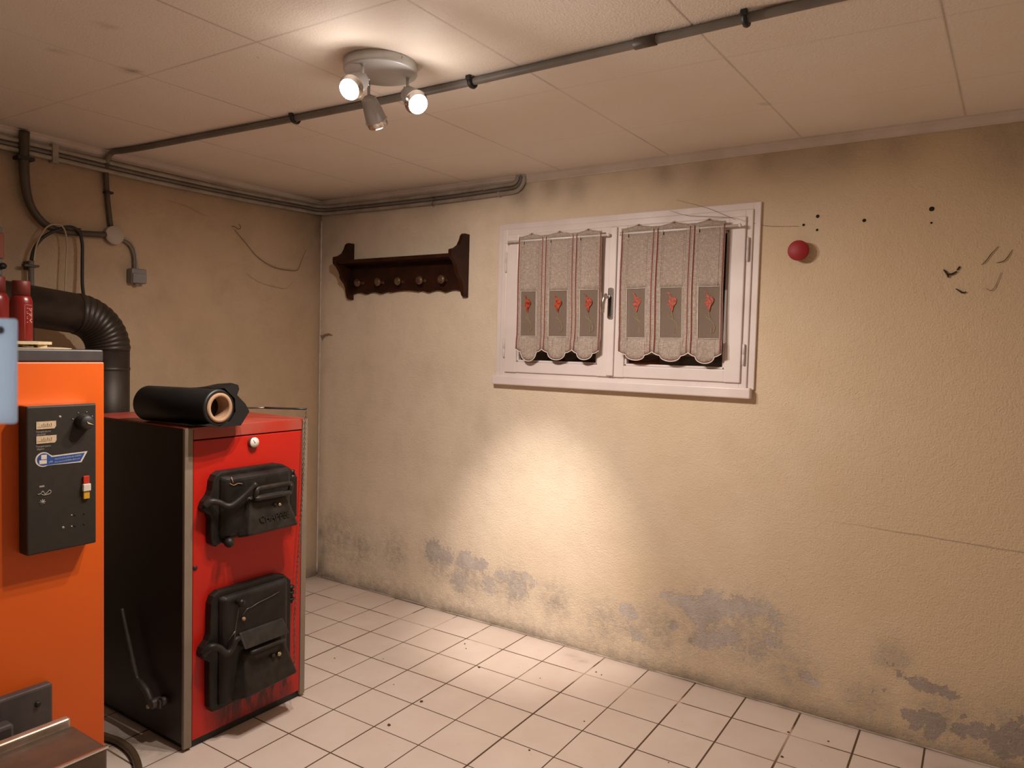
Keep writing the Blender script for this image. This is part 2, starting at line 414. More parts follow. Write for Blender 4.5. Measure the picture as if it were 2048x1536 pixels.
def glass():
    k = NT('window_glass')
    gl = k.n('ShaderNodeBsdfGlossy'); gl.inputs['Roughness'].default_value = 0.02
    tp = k.n('ShaderNodeBsdfTransparent')
    fr = k.n('ShaderNodeFresnel'); fr.inputs[0].default_value = 1.5
    mx = k.n('ShaderNodeMixShader')
    k.l(fr.outputs[0], mx.inputs[0]); k.l(tp.outputs[0], mx.inputs[1]); k.l(gl.outputs[0], mx.inputs[2])
    k.l(mx.outputs[0], k.out.inputs[0])
    return k.m
M['glass'] = glass()

def emis(name, col, st):
    k = NT(name)
    k.b.inputs['Base Color'].default_value = (0.9, 0.9, 0.9, 1)
    k.b.inputs['Emission Color'].default_value = (*col, 1)
    k.b.inputs['Emission Strength'].default_value = st
    return k.m
M['bulb'] = emis('lit_bulb_glass', (1.0, 0.86, 0.72), 9.0)

# ------------------------------------------------------------------ mesh helpers
def frame_of(d):
    d = Vector(d).normalized()
    a = Vector((0, 0, 1)) if abs(d.z) < 0.9 else Vector((1, 0, 0))
    u = d.cross(a).normalized()
    v = d.cross(u).normalized()
    return d, u, v

class MB:
    def __init__(s):
        s.bm = bmesh.new()
    def _face(s, vs, smooth=False):
        try:
            f = s.bm.faces.new(vs); f.smooth = smooth
        except ValueError:
            pass
    def box(s, x0, x1, y0, y1, z0, z1, bev=0.0, seg=2):
        bm = bmesh.new()
        vs = [bm.verts.new((x, y, z)) for x in (x0, x1) for y in (y0, y1) for z in (z0, z1)]
        for q in ((0, 1, 3, 2), (4, 6, 7, 5), (0, 4, 5, 1), (2, 3, 7, 6), (0, 2, 6, 4), (1, 5, 7, 3)):
            bm.faces.new([vs[i] for i in q])
        bmesh.ops.recalc_face_normals(bm, faces=bm.faces)
        if bev > 0:
            bmesh.ops.bevel(bm, geom=bm.edges[:], offset=bev, segments=seg, affect='EDGES', profile=0.5)
        s._merge(bm)
        return s
    def _merge(s, bm, mtx=None):
        if mtx is not None:
            bm.transform(mtx)
        me = bpy.data.meshes.new('tmp')
        bm.to_mesh(me); bm.free()
        s.bm.from_mesh(me)
        bpy.data.meshes.remove(me)
    def obox(s, c, ax, ay, az, sx, sy, sz, bev=0.0):
        """oriented box: centre c, unit axes, full sizes"""
        t = MB(); t.box(-sx/2, sx/2, -sy/2, sy/2, -sz/2, sz/2, bev)
        m = Matrix((Vector(ax), Vector(ay), Vector(az))).transposed().to_4x4()
        m.translation = Vector(c)
        s._merge(t.bm, m)
        return s
    def lathe(s, o, d, prof, n=24, smooth=True, caps=True):
        d, u, v = frame_of(d); o = Vector(o)
        rings = []
        for r, t in prof:
            if r <= 1e-6:
                rings.append([s.bm.verts.new(o + d * t)])
            else:
                rings.append([s.bm.verts.new(o + d * t + (u * cos(2*pi*i/n) + v * sin(2*pi*i/n)) * r) for i in range(n)])
        for a, b in zip(rings, rings[1:]):
            if len(a) == 1 and len(b) == 1: continue
            for i in range(n):
                j = (i + 1) % n
                if len(a) == 1: s._face([a[0], b[j], b[i]], smooth)
                elif len(b) == 1: s._face([a[i], a[j], b[0]], smooth)
                else: s._face([a[i], a[j], b[j], b[i]], smooth)
        if caps:
            if len(rings[0]) > 1: s._face(rings[0][::-1])
            if len(rings[-1]) > 1: s._face(rings[-1])
        return s
    def cyl(s, p0, p1, r, n=20, r1=None, bev=0.0):
        p0 = Vector(p0); p1 = Vector(p1); L = (p1 - p0).length
        r1 = r if r1 is None else r1
        if bev:
            prof = [(r - bev, 0), (r, bev), (r1, L - bev), (r1 - bev, L)]
        else:
            prof = [(r, 0), (r1, L)]
        return s.lathe(p0, p1 - p0, prof, n)
    def sphere(s, c, r, n=16, m=10, sc=(1, 1, 1)):
        bm = bmesh.new()
        bmesh.ops.create_uvsphere(bm, u_segments=n, v_segments=m, radius=r)
        for f in bm.faces: f.smooth = True
        mt = Matrix.Translation(Vector(c)) @ Matrix.Diagonal((*sc, 1))
        s._merge(bm, mt)
        return s
    def tube(s, pts, r, n=8, sub=6, closed=False, radii=None, capped=True, flat=1.0):
        pts = [Vector(p) for p in pts]
        if sub > 1 and len(pts) > 2:
            P = []
            m = len(pts)
            rr = []
            rng = range(m if closed else m - 1)
            for i in rng:
                p0 = pts[(i-1) % m] if (closed or i > 0) else pts[0]*2 - pts[1]
                p1 = pts[i]; p2 = pts[(i+1) % m]
                p3 = pts[(i+2) % m] if (closed or i + 2 < m) else pts[-1]*2 - pts[-2]
                for k in range(sub):
                    t = k / sub
                    P.append(0.5 * ((2*p1) + (p2-p0)*t + (2*p0-5*p1+4*p2-p3)*t*t + (-p0+3*p1-3*p2+p3)*t**3))
                    if radii: rr.append(radii[i]*(1-t) + radii[(i+1) % m]*t)
            if not closed:
                P.append(pts[-1])
                if radii: rr.append(radii[-1])
            pts = P; radii = rr if radii else None
        m = len(pts)
        tang = []
        for i in range(m):
            a = pts[(i-1) % m] if (closed or i > 0) else pts[i]
            b = pts[(i+1) % m] if (closed or i < m-1) else pts[i]
            t = (b - a)
            tang.append(t.normalized() if t.length > 1e-9 else Vector((0, 0, 1)))
        _, u, v = frame_of(tang[0])
        rings = []
        for i in range(m):
            t = tang[i]
            u = (u - t * u.dot(t))
            u = u.normalized() if u.length > 1e-6 else frame_of(t)[1]
            v = t.cross(u)
            rad = radii[i] if radii else r
            rings.append([s.bm.verts.new(pts[i] + (u * cos(2*pi*k/n) + v * sin(2*pi*k/n) * flat) * rad) for k in range(n)])
        for i in range(m if closed else m - 1):
            a, b = rings[i], rings[(i+1) % m]
            for k in range(n):
                j = (k + 1) % n
                s._face([a[k], a[j], b[j], b[k]], True)
        if capped and not closed:
            s._face(rings[0][::-1]); s._face(rings[-1])
        return s
    def prism(s, poly, axis, a0, a1, bev=0.0, seg=2, smooth=False):
        """poly: 2D points; axis 'x': (y,z) extruded in x; 'y': (x,z); 'z': (x,y)"""
        bm = bmesh.new()
        def P(p, a):
            return {'x': (a, p[0], p[1]), 'y': (p[0], a, p[1]), 'z': (p[0], p[1], a)}[axis]
        lo = [bm.verts.new(P(p, a0)) for p in poly]
        hi = [bm.verts.new(P(p, a1)) for p in poly]
        f0 = bm.faces.new(lo); f1 = bm.faces.new(hi[::-1])
        n = len(poly)
        for i in range(n):
            j = (i + 1) % n
            f = bm.faces.new([lo[j], lo[i], hi[i], hi[j]]); f.smooth = smooth
        bmesh.ops.recalc_face_normals(bm, faces=bm.faces)
        if bev > 0:
            top = f1 if True else f0
            edges = list(f1.edges)
            bmesh.ops.bevel(bm, geom=edges, offset=bev, segments=seg, affect='EDGES', profile=0.5)
        s._merge(bm)
        return s
    def build(s, name, m, parent=None, loc=None, smooth_angle=None):
        me = bpy.data.meshes.new(name)
        bm = s.bm
        bmesh.ops.recalc_face_normals(bm, faces=bm.faces)
        xs = [v.co for v in bm.verts]
        if parent is not None:
            org = ORG[parent.name]
        elif loc is not None:
            org = Vector(loc)
        else:
            mn = Vector((min(v.x for v in xs), min(v.y for v in xs), min(v.z for v in xs)))
            mx = Vector((max(v.x for v in xs), max(v.y for v in xs), max(v.z for v in xs)))
            org = Vector(((mn.x+mx.x)/2, (mn.y+mx.y)/2, mn.z))
        bm.transform(Matrix.Translation(-org))
        bm.to_mesh(me); bm.free()
        me.materials.append(m)
        o = bpy.data.objects.new(name, me)
        COL.objects.link(o)
        if parent is not None:
            o.parent = parent
        else:
            o.location = org
        ORG[o.name] = org
        return o
ORG = {}

def empty(name, loc, label, cat, group=None):
    o = bpy.data.objects.new(name, None)
    o.empty_display_size = 0.05
    COL.objects.link(o)
    o.location = loc
    ORG[o.name] = Vector(loc)
    return tag(o, label, cat, group)
def tag(o, label, cat, group=None, kind=None):
    o['label'] = label
    o['category'] = cat
    if group: o['group'] = group
    if kind: o['kind'] = kind
    return o
def struct(o, label=None):
    o['kind'] = 'structure'
    if label: o['label'] = label
    return o

def text_mesh(txt, size, depth=0.0):
    cu = bpy.data.curves.new('txt', 'FONT')
    cu.body = txt; cu.size = size; cu.extrude = depth
    cu.align_x = 'CENTER'; cu.align_y = 'CENTER'
    cu.resolution_u = 3
    ob = bpy.data.objects.new('txt', cu)
    COL.objects.link(ob)
    dg = bpy.context.evaluated_depsgraph_get()
    me = bpy.data.meshes.new_from_object(ob.evaluated_get(dg))
    bpy.data.objects.remove(ob); bpy.data.curves.remove(cu)
    return me
def add_text(mb, txt, size, c, right, upv, depth=0.0, wscale=1.0):
    me = text_mesh(txt, size, depth)
    right = Vector(right).normalized(); upv = Vector(upv).normalized(); nrm = right.cross(upv)
    m = Matrix((right * wscale, upv, nrm)).transposed().to_4x4(); m.translation = Vector(c)
    me.transform(m)
    mb.bm.from_mesh(me)
    bpy.data.meshes.remove(me)

def rrect(y0, y1, z0, z1, r, n=5):
    P = []
    for cy, cz, a0 in ((y1-r, z1-r, 0), (y0+r, z1-r, 90), (y0+r, z0+r, 180), (y1-r, z0+r, 270)):
        for i in range(n + 1):
            a = radians(a0 + 90*i/n)
            P.append((cy + r*cos(a), cz + r*sin(a)))
    return P

# ------------------------------------------------------------------ room shell
XR, YF = 4.9, -4.3       # right wall, wall behind the camera
PEEL = [(0.252,0.272,0.050,0.50),(0.347,0.259,0.040,0.45),(0.871,0.304,0.060,0.90),(0.957,0.286,0.050,0.90),(1.075,0.290,0.050,1.00),(1.141,0.282,0.030,1.00),(1.186,0.285,0.030,1.00),(1.356,0.261,0.035,0.90),(1.440,0.278,0.030,0.90),(1.486,0.256,0.030,0.80),(1.394,0.213,0.070,0.70),(1.047,0.175,0.070,0.70),(1.292,0.256,0.040,0.70),(1.234,0.195,0.060,0.70),(1.951,0.236,0.030,1.00),(1.980,0.220,0.030,1.00),(2.003,0.217,0.015,1.00),(2.128,0.331,0.025,0.90),(2.168,0.327,0.030,1.00),(2.224,0.324,0.035,1.00),(2.269,0.301,0.050,1.00),(2.281,0.266,0.030,1.00),(2.331,0.352,0.050,1.00),(2.333,0.307,0.040,1.00),(2.385,0.333,0.040,0.90),(2.436,0.354,0.040,0.90),(2.486,0.360,0.040,0.80),(2.536,0.371,0.035,0.70),(2.570,0.353,0.030,0.70),(2.586,0.321,0.030,0.60),(2.293,0.215,0.020,1.00),(2.364,0.209,0.040,0.90),(2.311,0.182,0.035,1.00),(2.257,0.169,0.020,0.90),(2.407,0.232,0.040,0.80),(2.172,0.213,0.025,0.80),(1.991,0.153,0.040,0.60),(2.018,0.131,0.040,0.70),(2.565,0.249,0.050,0.60),(2.518,0.202,0.050,0.50),(2.449,0.182,0.050,0.50),(2.702,0.141,0.020,1.00),(2.716,0.132,0.020,1.00),(2.746,0.125,0.015,0.90),(2.975,0.264,0.015,0.80),(3.008,0.237,0.020,0.90),(3.047,0.224,0.020,1.00),(3.074,0.218,0.025,1.10),(3.104,0.216,0.022,1.10),(3.136,0.214,0.022,1.10),(3.168,0.209,0.018,1.10),(2.846,0.134,0.008,0.90),(2.884,0.141,0.008,0.90),(2.924,0.146,0.007,0.90),(2.964,0.168,0.008,0.80),(2.992,0.180,0.008,0.80),(3.035,0.102,0.020,1.10),(3.079,0.101,0.030,1.10),(3.123,0.099,0.035,1.10),(3.112,0.053,0.025,1.10),(3.062,0.071,0.020,1.10),(3.195,0.094,0.030,1.00),(3.242,0.109,0.030,1.00),(3.290,0.102,0.040,1.00),(3.339,0.140,0.030,1.10),(3.319,0.062,0.030,1.00),(3.362,0.099,0.040,1.10),(3.207,0.152,0.010,0.90),(3.249,0.158,0.008,0.90),(3.291,0.160,0.008,0.90),(3.366,0.184,0.020,0.90),(3.45,0.12,0.06,1.0),(3.6,0.10,0.07,1.0)]
GRIME = [(0.023,0.254,0.03,0.6),(0.046,0.158,0.03,0.5),(0.03,0.06,0.05,0.6),(1.516,2.09,0.05,0.35),(1.648,2.09,0.06,0.35),(2.056,2.09,0.05,0.4),(2.229,2.09,0.07,0.35),
         (2.468,2.10,0.06,0.3),(2.746,2.09,0.08,0.28),(2.919,2.10,0.07,0.28),(3.21,2.06,0.10,0.3),(3.32,2.02,0.12,0.3),(2.6,2.08,0.12,0.25),
         (0.12,2.03,0.20,0.42),(0.45,2.05,0.15,0.25),(0.05,1.85,0.12,0.25),(0.80,2.05,0.10,0.2),(2.165,0.22,0.010,0.45),(2.247,0.172,0.010,0.5),(1.971,0.137,0.02,0.3),(1.35,2.09,0.06,0.5),(1.149,1.02,0.05,0.12),(1.19,0.93,0.05,0.12)]
DAMP = [(0.15,0.25,0.16),(0.35,0.2,0.14),(0.6,0.24,0.10),(0.9,0.25,0.12),(1.1,0.2,0.14),(1.35,0.2,0.12),(1.6,0.19,0.10),(1.85,0.15,0.12),(2.1,0.18,0.13),
        (2.3,0.25,0.16),(2.5,0.25,0.18),(2.65,0.14,0.12),(2.9,0.10,0.10),(2.98,0.29,0.07),(3.15,0.12,0.12),(3.35,0.12,0.14),(3.6,0.12,0.16),(3.9,0.1,0.14)]

def masked_grid(name, m, us, vs, P, fn, skip=None):
    """grid mesh with the attributes peel, grime and damp from fn(u, v)"""
    nu, nv = len(us), len(vs)
    verts = [P(u, v) for v in vs for u in us]
    faces = []
    for j in range(nv - 1):
        for i in range(nu - 1):
            if skip and skip((us[i]+us[i+1])/2, (vs[j]+vs[j+1])/2): continue
            faces.append((j*nu+i, j*nu+i+1, (j+1)*nu+i+1, (j+1)*nu+i))
    me = bpy.data.meshes.new(name)
    me.from_pydata(verts, [], faces)
    vals = [fn(u, v) for v in vs for u in us]
    for k, an in enumerate(('peel', 'grime', 'damp')):
        at = me.attributes.new(an, 'FLOAT', 'POINT')
        at.data.foreach_set('value', [q[k] for q in vals])
    me.materials.append(m)
    o = bpy.data.objects.new(name, me)
    COL.objects.link(o)
    ORG[o.name] = Vector((0, 0, 0))
    return struct(o)
def lin(a, b, st, extra=()):
    n = max(1, int(round((b - a) / st)))
    L = [a + (b - a) * i / n for i in range(n + 1)] + list(extra)
    L = sorted(L)
    out = [L[0]]
    for q in L[1:]:
        if q - out[-1] > 1e-4: out.append(q)
    return out
def gs(dx, dz, r):
    return math.exp(-(dx*dx + dz*dz) / (r*r))
def back_fn(x, z):
    p = 0.0
    for a, b, r, s in PEEL:
        if abs(x-a) < 3*r and abs(z-b) < 3*r:
            p = max(p, s * gs(x-a, z-b, r*1.15))
    g = 0.0
    for a, b, r, s in GRIME:
        if abs(x-a) < 3*r and abs(z-b) < 4*r:
            g = 1 - (1-g) * (1 - s * gs(x-a, (z-b)*0.8, r))
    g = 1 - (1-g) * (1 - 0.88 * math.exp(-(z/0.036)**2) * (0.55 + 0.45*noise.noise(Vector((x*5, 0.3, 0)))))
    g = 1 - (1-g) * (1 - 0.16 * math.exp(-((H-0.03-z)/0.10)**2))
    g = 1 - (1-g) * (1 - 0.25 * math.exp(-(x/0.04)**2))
    d = 0.0
    for a, b, r in DAMP:
        d = max(d, gs(x-a, z-b, r))
    d = max(d, 0.9 * math.exp(-(z/0.10)**2))
    return (p * 0.95 + 0.10*min(1, d)*(x < 2.7), g, min(1, d))
HX0, HX1, HZ0, HZ1 = 1.275, 2.435, 1.225, 1.905    # window opening
wb = masked_grid('wall_back', M['wall'], lin(-0.15, XR, 0.02, (HX0, HX1)), lin(-0.05, H + 0.05, 0.02, (HZ0, HZ1)),
                 lambda x, z: (x, 0, z), back_fn,
                 lambda x, z: HX0 < x < HX1 and HZ0 < z < HZ1)
struct(wb, 'cream roughcast wall with peeling damp patches below the window')
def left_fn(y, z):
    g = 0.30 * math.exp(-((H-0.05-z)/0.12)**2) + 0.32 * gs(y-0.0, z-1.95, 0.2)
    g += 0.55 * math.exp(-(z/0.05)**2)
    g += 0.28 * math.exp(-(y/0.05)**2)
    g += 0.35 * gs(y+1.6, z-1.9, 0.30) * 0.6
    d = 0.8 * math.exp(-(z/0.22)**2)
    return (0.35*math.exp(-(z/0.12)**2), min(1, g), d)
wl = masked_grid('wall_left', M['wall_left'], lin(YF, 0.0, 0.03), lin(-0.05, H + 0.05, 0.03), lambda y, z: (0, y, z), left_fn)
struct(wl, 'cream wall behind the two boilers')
none_fn = lambda a, b: (0, 0, 0.0)
wr = masked_grid('wall_right', M['wall_plain'], lin(YF, 0, 0.5), lin(-0.05, H+0.05, 0.5), lambda y, z: (XR, y, z), none_fn)
wf = masked_grid('wall_front', M['wall_plain'], lin(-0.15, XR, 0.5), lin(-0.05, H+0.05, 0.5), lambda x, z: (x, YF, z), none_fn)
def ceil_fn(x, y):
    g = 0.38 * gs(x-0.0, y-0.0, 0.28) + 0.20 * math.exp(-(y/0.06)**2) * (1 if x < 1.4 else 0.3) + 0.25 * math.exp(-(x/0.10)**2)
    for a, b, r, s in ((1.02, -1.655, 0.02, 0.8), (1.27, -1.86, 0.016, 0.5), (0.98, -1.84, 0.012, 0.7), (2.58, -0.45, 0.012, 0.4)):
        g += s * gs(x-a, y-b, r)
    return (0, min(1, g), 0)
ce = masked_grid('ceiling', M['ceiling'], lin(-0.15, XR, 0.025), lin(YF, 0.15, 0.025), lambda x, y: (x, y, H), ceil_fn)
struct(ce, 'beige ceiling of polystyrene slabs')
FLG = [(1.74, -0.07, 0.035, 0.5), (1.80, -0.10, 0.03, 0.5), (0.75, -1.62, 0.10, 0.7), (0.9, -1.6, 0.09, 0.8), (1.02, -1.56, 0.05, 0.6), (3.35, -0.22, 0.16, 0.55), (3.2, -0.12, 0.10, 0.4), (3.6, -0.2, 0.2, 0.5)]
def floor_fn(x, y):
    g = 0.5 * math.exp(-(y/0.02)**2) * 0.7 + 0.3 * gs(x, y, 0.18)
    for a, b, r, s in FLG:
        g += s * gs(x-a, (y-b)*1.4, r)
    return (0, min(1, g), 0)
fl = masked_grid('floor', M['floor'], lin(-0.15, XR, 0.025), lin(YF, 0.15, 0.025), lambda x, y: (x, y, 0), floor_fn)
struct(fl, 'beige square ceramic floor tiles with dark joints')

# mouldings
mb = MB()
mb.prism([(0, H), (-0.022, H), (-0.022, H-0.006), (-0.017, H-0.010), (-0.015, H-0.018), (-0.009, H-0.026), (-0.005, H-0.030), (-0.004, H-0.036), (0, H-0.036)], 'x', 0, XR)
struct(mb.build('trim_1', M['cove'], loc=(0, 0, H)), 'thin cream moulding between the window wall and ceiling')
mb = MB()
mb.prism([(0, H), (0.022, H), (0.022, H-0.006), (0.017, H-0.010), (0.015, H-0.018), (0.009, H-0.026), (0.005, H-0.030), (0.004, H-0.036), (0, H-0.036)], 'y', YF, 0)
struct(mb.build('trim_2', M['cove'], loc=(0, 0, H)), 'thin cream moulding between the boiler wall and ceiling')
mb = MB()
pts = [(0.004 + 0.0012*noise.noise(Vector((0, 0, z*9))), -0.004, z) for z in [0.02 + i*0.0725 for i in range(29)]]
mb.tube(pts, 0.0055, 6, 2)
struct(mb.build('trim_3', M['caulk'], loc=(0, 0, 0)), 'pale sealant bead running up the corner')
mb = MB()
pts = [(x, -0.004, 0.003 + 0.003*noise.noise(Vector((x*6, 0, 5)))) for x in [i*0.04 for i in range(1, 120)]]
mb.tube(pts, 0.0035, 6, 1)
struct(mb.build('baseboard_back', M['mortar'], loc=(0, 0, 0)), 'rough mortar seam along the foot of the window wall')

# ------------------------------------------------------------------ window
win = bpy.data.objects.new('window_1', None); COL.objects.link(win)
WO = Vector((1.85, 0, 1.18)); win.location = WO; ORG['window_1'] = WO
struct(win, 'white double casement window with closed shutters behind')
FR = M['white_wood']
mb = MB()
X0, X1, Z0, Z1 = 1.243, 2.462, 1.215, 1.938
def border(mb, x0, x1, z0, z1, w, y0, y1, bev=0.003, bottom=True):
    mb.box(x0, x0+w, y0, y1, z0, z1, bev); mb.box(x1-w, x1, y0, y1, z0, z1, bev)
    mb.box(x0+w*0.9, x1-w*0.9, y0, y1, z1-w, z1, bev)
    if bottom: mb.box(x0+w*0.9, x1-w*0.9, y0, y1, z0, z0+w, bev)
border(mb, X0, X1, Z0, Z1, 0.030, -0.012, 0.03, 0.003, False)
border(mb, X0+0.026, X1-0.026, Z0, Z1-0.026, 0.030, -0.020, 0.05, 0.004, True)
mb.build('window_frame', FR, win)
mb = MB()
mb.box(1.236, 2.455, -0.036, 0.02, 1.180, 1.222, 0.006, 3)
mb.build('window_sill', FR, win)
mb = MB()   # plaster reveal
for a in ((HX0-0.02, HX0, HZ0, HZ1), (HX1, HX1+0.02, HZ0, HZ1)):
    mb.box(a[0], a[1], 0.001, 0.16, a[2]-0.02, a[3]+0.02)
mb.box(HX0, HX1, 0.001, 0.16, HZ0-0.02, HZ0); mb.box(HX0, HX1, 0.001, 0.16, HZ1, HZ1+0.02)
mb.build('reveal', M['caulk'], win)
mb = MB()
x = HX0
i = 0
while x < HX1 - 0.01:
    wd = 0.094
    mb.box(x+0.0015, min(HX1, x+wd)-0.0015, 0.085 + 0.002*(i % 2), 0.11, HZ0, HZ1, 0.002)
    x += wd; i += 1
mb.build('shutter', M['planks'], win)
def sash(x0, x1, z0, z1, gx0, gx1, gz0, gz1, hingeside):
    mb = MB()
    yf, yb = -0.030, 0.02
    mb.box(x0, gx0, yf, yb, z0, z1, 0.004); mb.box(gx1, x1, yf, yb, z0, z1, 0.004)
    mb.box(gx0-0.003, gx1+0.003, yf+0.001, yb, z0+0.001, gz0, 0.004); mb.box(gx0-0.003, gx1+0.003, yf+0.001, yb, gz1, z1-0.001, 0.004)
    # glazing bevel
    for a, b, c, d in ((gx0, gx0+0.010, gz0, gz1), (gx1-0.010, gx1, gz0, gz1), (gx0, gx1, gz0, gz0+0.010), (gx0, gx1, gz1-0.010, gz1)):
        mb.box(a, b, -0.022, 0.006, c, d, 0.003)
    o = mb.build('sash', FR, win)
    g = MB(); g.box(gx0+0.008, gx1-0.008, -0.006, -0.002, gz0+0.008, gz1-0.008)
    g.build('pane', M['glass'], o)
    return o
S1 = sash(1.303, 1.8535, 1.240, 1.884, 1.368, 1.790, 1.290, 1.835, 'l')
S2 = sash(1.8575, 2.412, 1.240, 1.884, 1.918, 2.347, 1.290, 1.835, 'r')
mb = MB(); mb.box(1.838, 1.873, -0.040, -0.029, 1.245, 1.880, 0.004); mb.build('astragal', FR, win)
for hx in (1.297, 2.421):
    for a, b in ((1.312, 1.390), (1.712, 1.800)):
        mb = MB()
        mid = (a + b) / 2
        mb.lathe((hx, -0.026, a), (0, 0, 1), [(0.002, -0.003), (0.0055, 0), (0.0055, mid-a-0.0008), (0.004, mid-a), (0.0055, mid-a+0.0008), (0.0055, b-a), (0.002, b-a+0.003)], 12)
        mb.build('hinge', M['hinge_white'], win)
hd = MB()
hd.prism(rrect(1.8425, 1.8655, 1.489, 1.622, 0.007), 'y', -0.040, -0.050, 0.003, 2, True)
hp = hd.build('handle_plate', M['chrome'], win)
mb = MB(); mb.prism(rrect(1.8495, 1.8605, 1.500, 1.588, 0.005), 'y', -0.0495, -0.0515); mb.build('plate_slot', M['black'], hp)
mb = MB()
mb.cyl((1.854, -0.050, 1.580), (1.850, -0.078, 1.580), 0.0065, 12)
mb.tube([(1.851, -0.078, 1.592), (1.847, -0.088, 1.578), (1.843, -0.092, 1.555), (1.842, -0.090, 1.530), (1.843, -0.086, 1.512)], 0.008, 12, 5, radii=[0.006, 0.0095, 0.0095, 0.008, 0.004])
mb.build('handle_lever', M['chrome'], win)

# ------------------------------------------------------------------ curtains
def curtain(panels, opens, drops, rod_x, label, rodlabel, seed, ztop=1.868):
    t = empty('cafe_curtain', (sum(panels[0::3])/2, -0.058, 1.30), label, 'curtain', None)
    rnd = random.Random(seed)
    zrod = 1.845
    def ywave(x, z):
        f = min(1, max(0, (1.87 - z) / 0.3))
        return -0.060 - 0.005*sin((x-panels[0])*38 + seed)*f - 0.004*noise.noise(Vector((x*9, seed, z*5)))*f - (0.004 if z < 1.40 else 0)*f
    def edge_x(x, z):     # slight sway of the sides
        return x + 0.004*sin(z*9 + seed) * (1.86 - z) / 0.5
    def bottom(x):
        for i in range(3):
            a, b = panels[i], panels[i+1]
            if a - 1e-6 <= x <= b + 1e-6:
                wdt = b - a
                s = (x - a) / wdt
                zc = drops[i]
                if s < 0.22: return 1.352 - 0.013 * sin(min(1, s/0.22) * pi/2)
                if s > 0.78: return 1.352 - 0.013 * sin(min(1, (1-s)/0.22) * pi/2)
                q = (s - 0.5) / 0.28
                return 1.339 - (1.339 - zc) * sqrt(max(0, 1 - q*q))
        return 1.35
    def top(x):
        for i in range(3):
            a, b = panels[i], panels[i+1]
            if a - 1e-6 <= x <= b + 1e-6:
                s = (x - a) / (b - a)
                h = ztop - 0.004
                if 0.12 < s < 0.88:
                    h += 0.008 * sin((s-0.12)/0.76*pi)
                h += 0.008 * max(0, 1 - abs(s-0.5)/0.13)
                return h
        return ztop
    xs = []
    brk = []
    slots = []
    for i in range(3):
        a, b = panels[i], panels[i+1]
        slots.append((a + (b-a)*0.20, b - (b-a)*0.16))
        brk += [a, b, opens[i][0], opens[i][1], slots[i][0], slots[i][1], slots[i][0]+0.006]
    xs = lin(panels[0], panels[3], 0.004, brk)
    zo0, zo1 = 1.410, 1.615
    bm = bmesh.new()
    def strip(x0, x1, segs):
        for (zb, zt) in segs:
            fb0, fb1 = (bottom(x0), bottom(x1)) if zb == 'b' else (zb, zb)
            ft0, ft1 = (top(x0), top(x1)) if zt == 't' else (zt, zt)
            n = max(1, int((ft0 - fb0) / 0.02))
            prev = None
            for k in range(n + 1):
                z0 = fb0 + (ft0-fb0)*k/n; z1 = fb1 + (ft1-fb1)*k/n
                cur = (bm.verts.new((edge_x(x0, z0), ywave(x0, z0), z0)), bm.verts.new((edge_x(x1, z1), ywave(x1, z1), z1)))
                if prev:
                    f = bm.faces.new((prev[0], prev[1], cur[1], cur[0])); f.smooth = True
                prev = cur
    for x0, x1 in zip(xs, xs[1:]):
        xm = (x0 + x1) / 2
        cuts = []
        for (a, b) in opens:
            if a < xm < b: cuts.append((zo0, zo1))
        for (a, b) in slots:
            if a < xm < b: cuts.append((zrod-0.0045 if xm > a+0.006 else zrod-0.018, zrod+0.0045))
        segs = []; z = 'b'
        for c in cuts:
            segs.append((z, c[0])); z = c[1]
        segs.append((z, 't'))
        strip(x0, x1, segs)
    bmesh.ops.remove_doubles(bm, verts=bm.verts, dist=0.0002)
    mb = MB(); mb.bm.free(); mb.bm = bm
    fab = mb.build('linen_panel', M['linen'], t)
    so = fab.modifiers.new('thick', 'SOLIDIFY'); so.thickness = 0.0008
    P3 = lambda x, z, off=0.0015: (edge_x(x, z), ywave(x, z) - off, z)
    # hem along the bottom and the openings
    hm = MB()
    xx = lin(panels[0], panels[3], 0.004, panels)
    hm.tube([P3(x, bottom(x)) for x in xx], 0.0020, 6, 1)
    for (a, b) in opens:
        hm.tube([P3(x, z) for x, z in [(a, zo0), (a, 1.46), (a, 1.51), (a, 1.56), (a, zo1), ((a+b)/2, zo1), (b, zo1), (b, 1.56), (b, 1.51), (b, 1.46), (b, zo0), ((a+b)/2, zo0)]], 0.0012, 6, 1, closed=True)
    for j, q in enumerate(panels[1:3]):
        for dx in (-0.0055, 0.0055):
            hm.tube([P3(q+dx, 1.353 + k*(1.866-1.353)/14) for k in range(15)], 0.0008, 5, 1)
    for i in range(3):
        a = slots[i][0]
        hm.tube([P3(a-0.001, zrod+0.004), P3(a-0.001, zrod-0.016), P3(a+0.003, zrod-0.020), P3(a+0.0075, zrod-0.016), P3(a+0.0075, zrod-0.008)], 0.0007, 5, 2)
        hm.tube([P3(panels[i] + (panels[i+1]-panels[i])*s, top(panels[i] + (panels[i+1]-panels[i])*s) - 0.0015) for s in (0.1, 0.25, 0.36, 0.42, 0.5, 0.58, 0.64, 0.75, 0.9)], 0.0007, 5, 1)
    hm.build('hem', M['hem'], t)
    em = MB()
    for i in range(3):
        a, b = panels[i], panels[i+1]
        for q, d in ((a + 0.009 if i else a + 0.005, 1), (b - 0.009 if i < 2 else b - 0.005, -1)):
            em.tube([P3(q, 1.350 + k*(1.856-1.350)/14) for k in range(15)], 0.0021, 5, 1)
            z = 1.365
            while z < 1.80:
                em.tube([P3(q, z), P3(q + d*0.0045, z + 0.002)], 0.0007, 4, 1)
                em.tube([P3(q, z+0.004), P3(q + d*0.0035, z + 0.008)], 0.0006, 4, 1)
                z += 0.0125
        ys = [a + 0.006 + (b-a-0.012)*k/30 for k in range(31)]
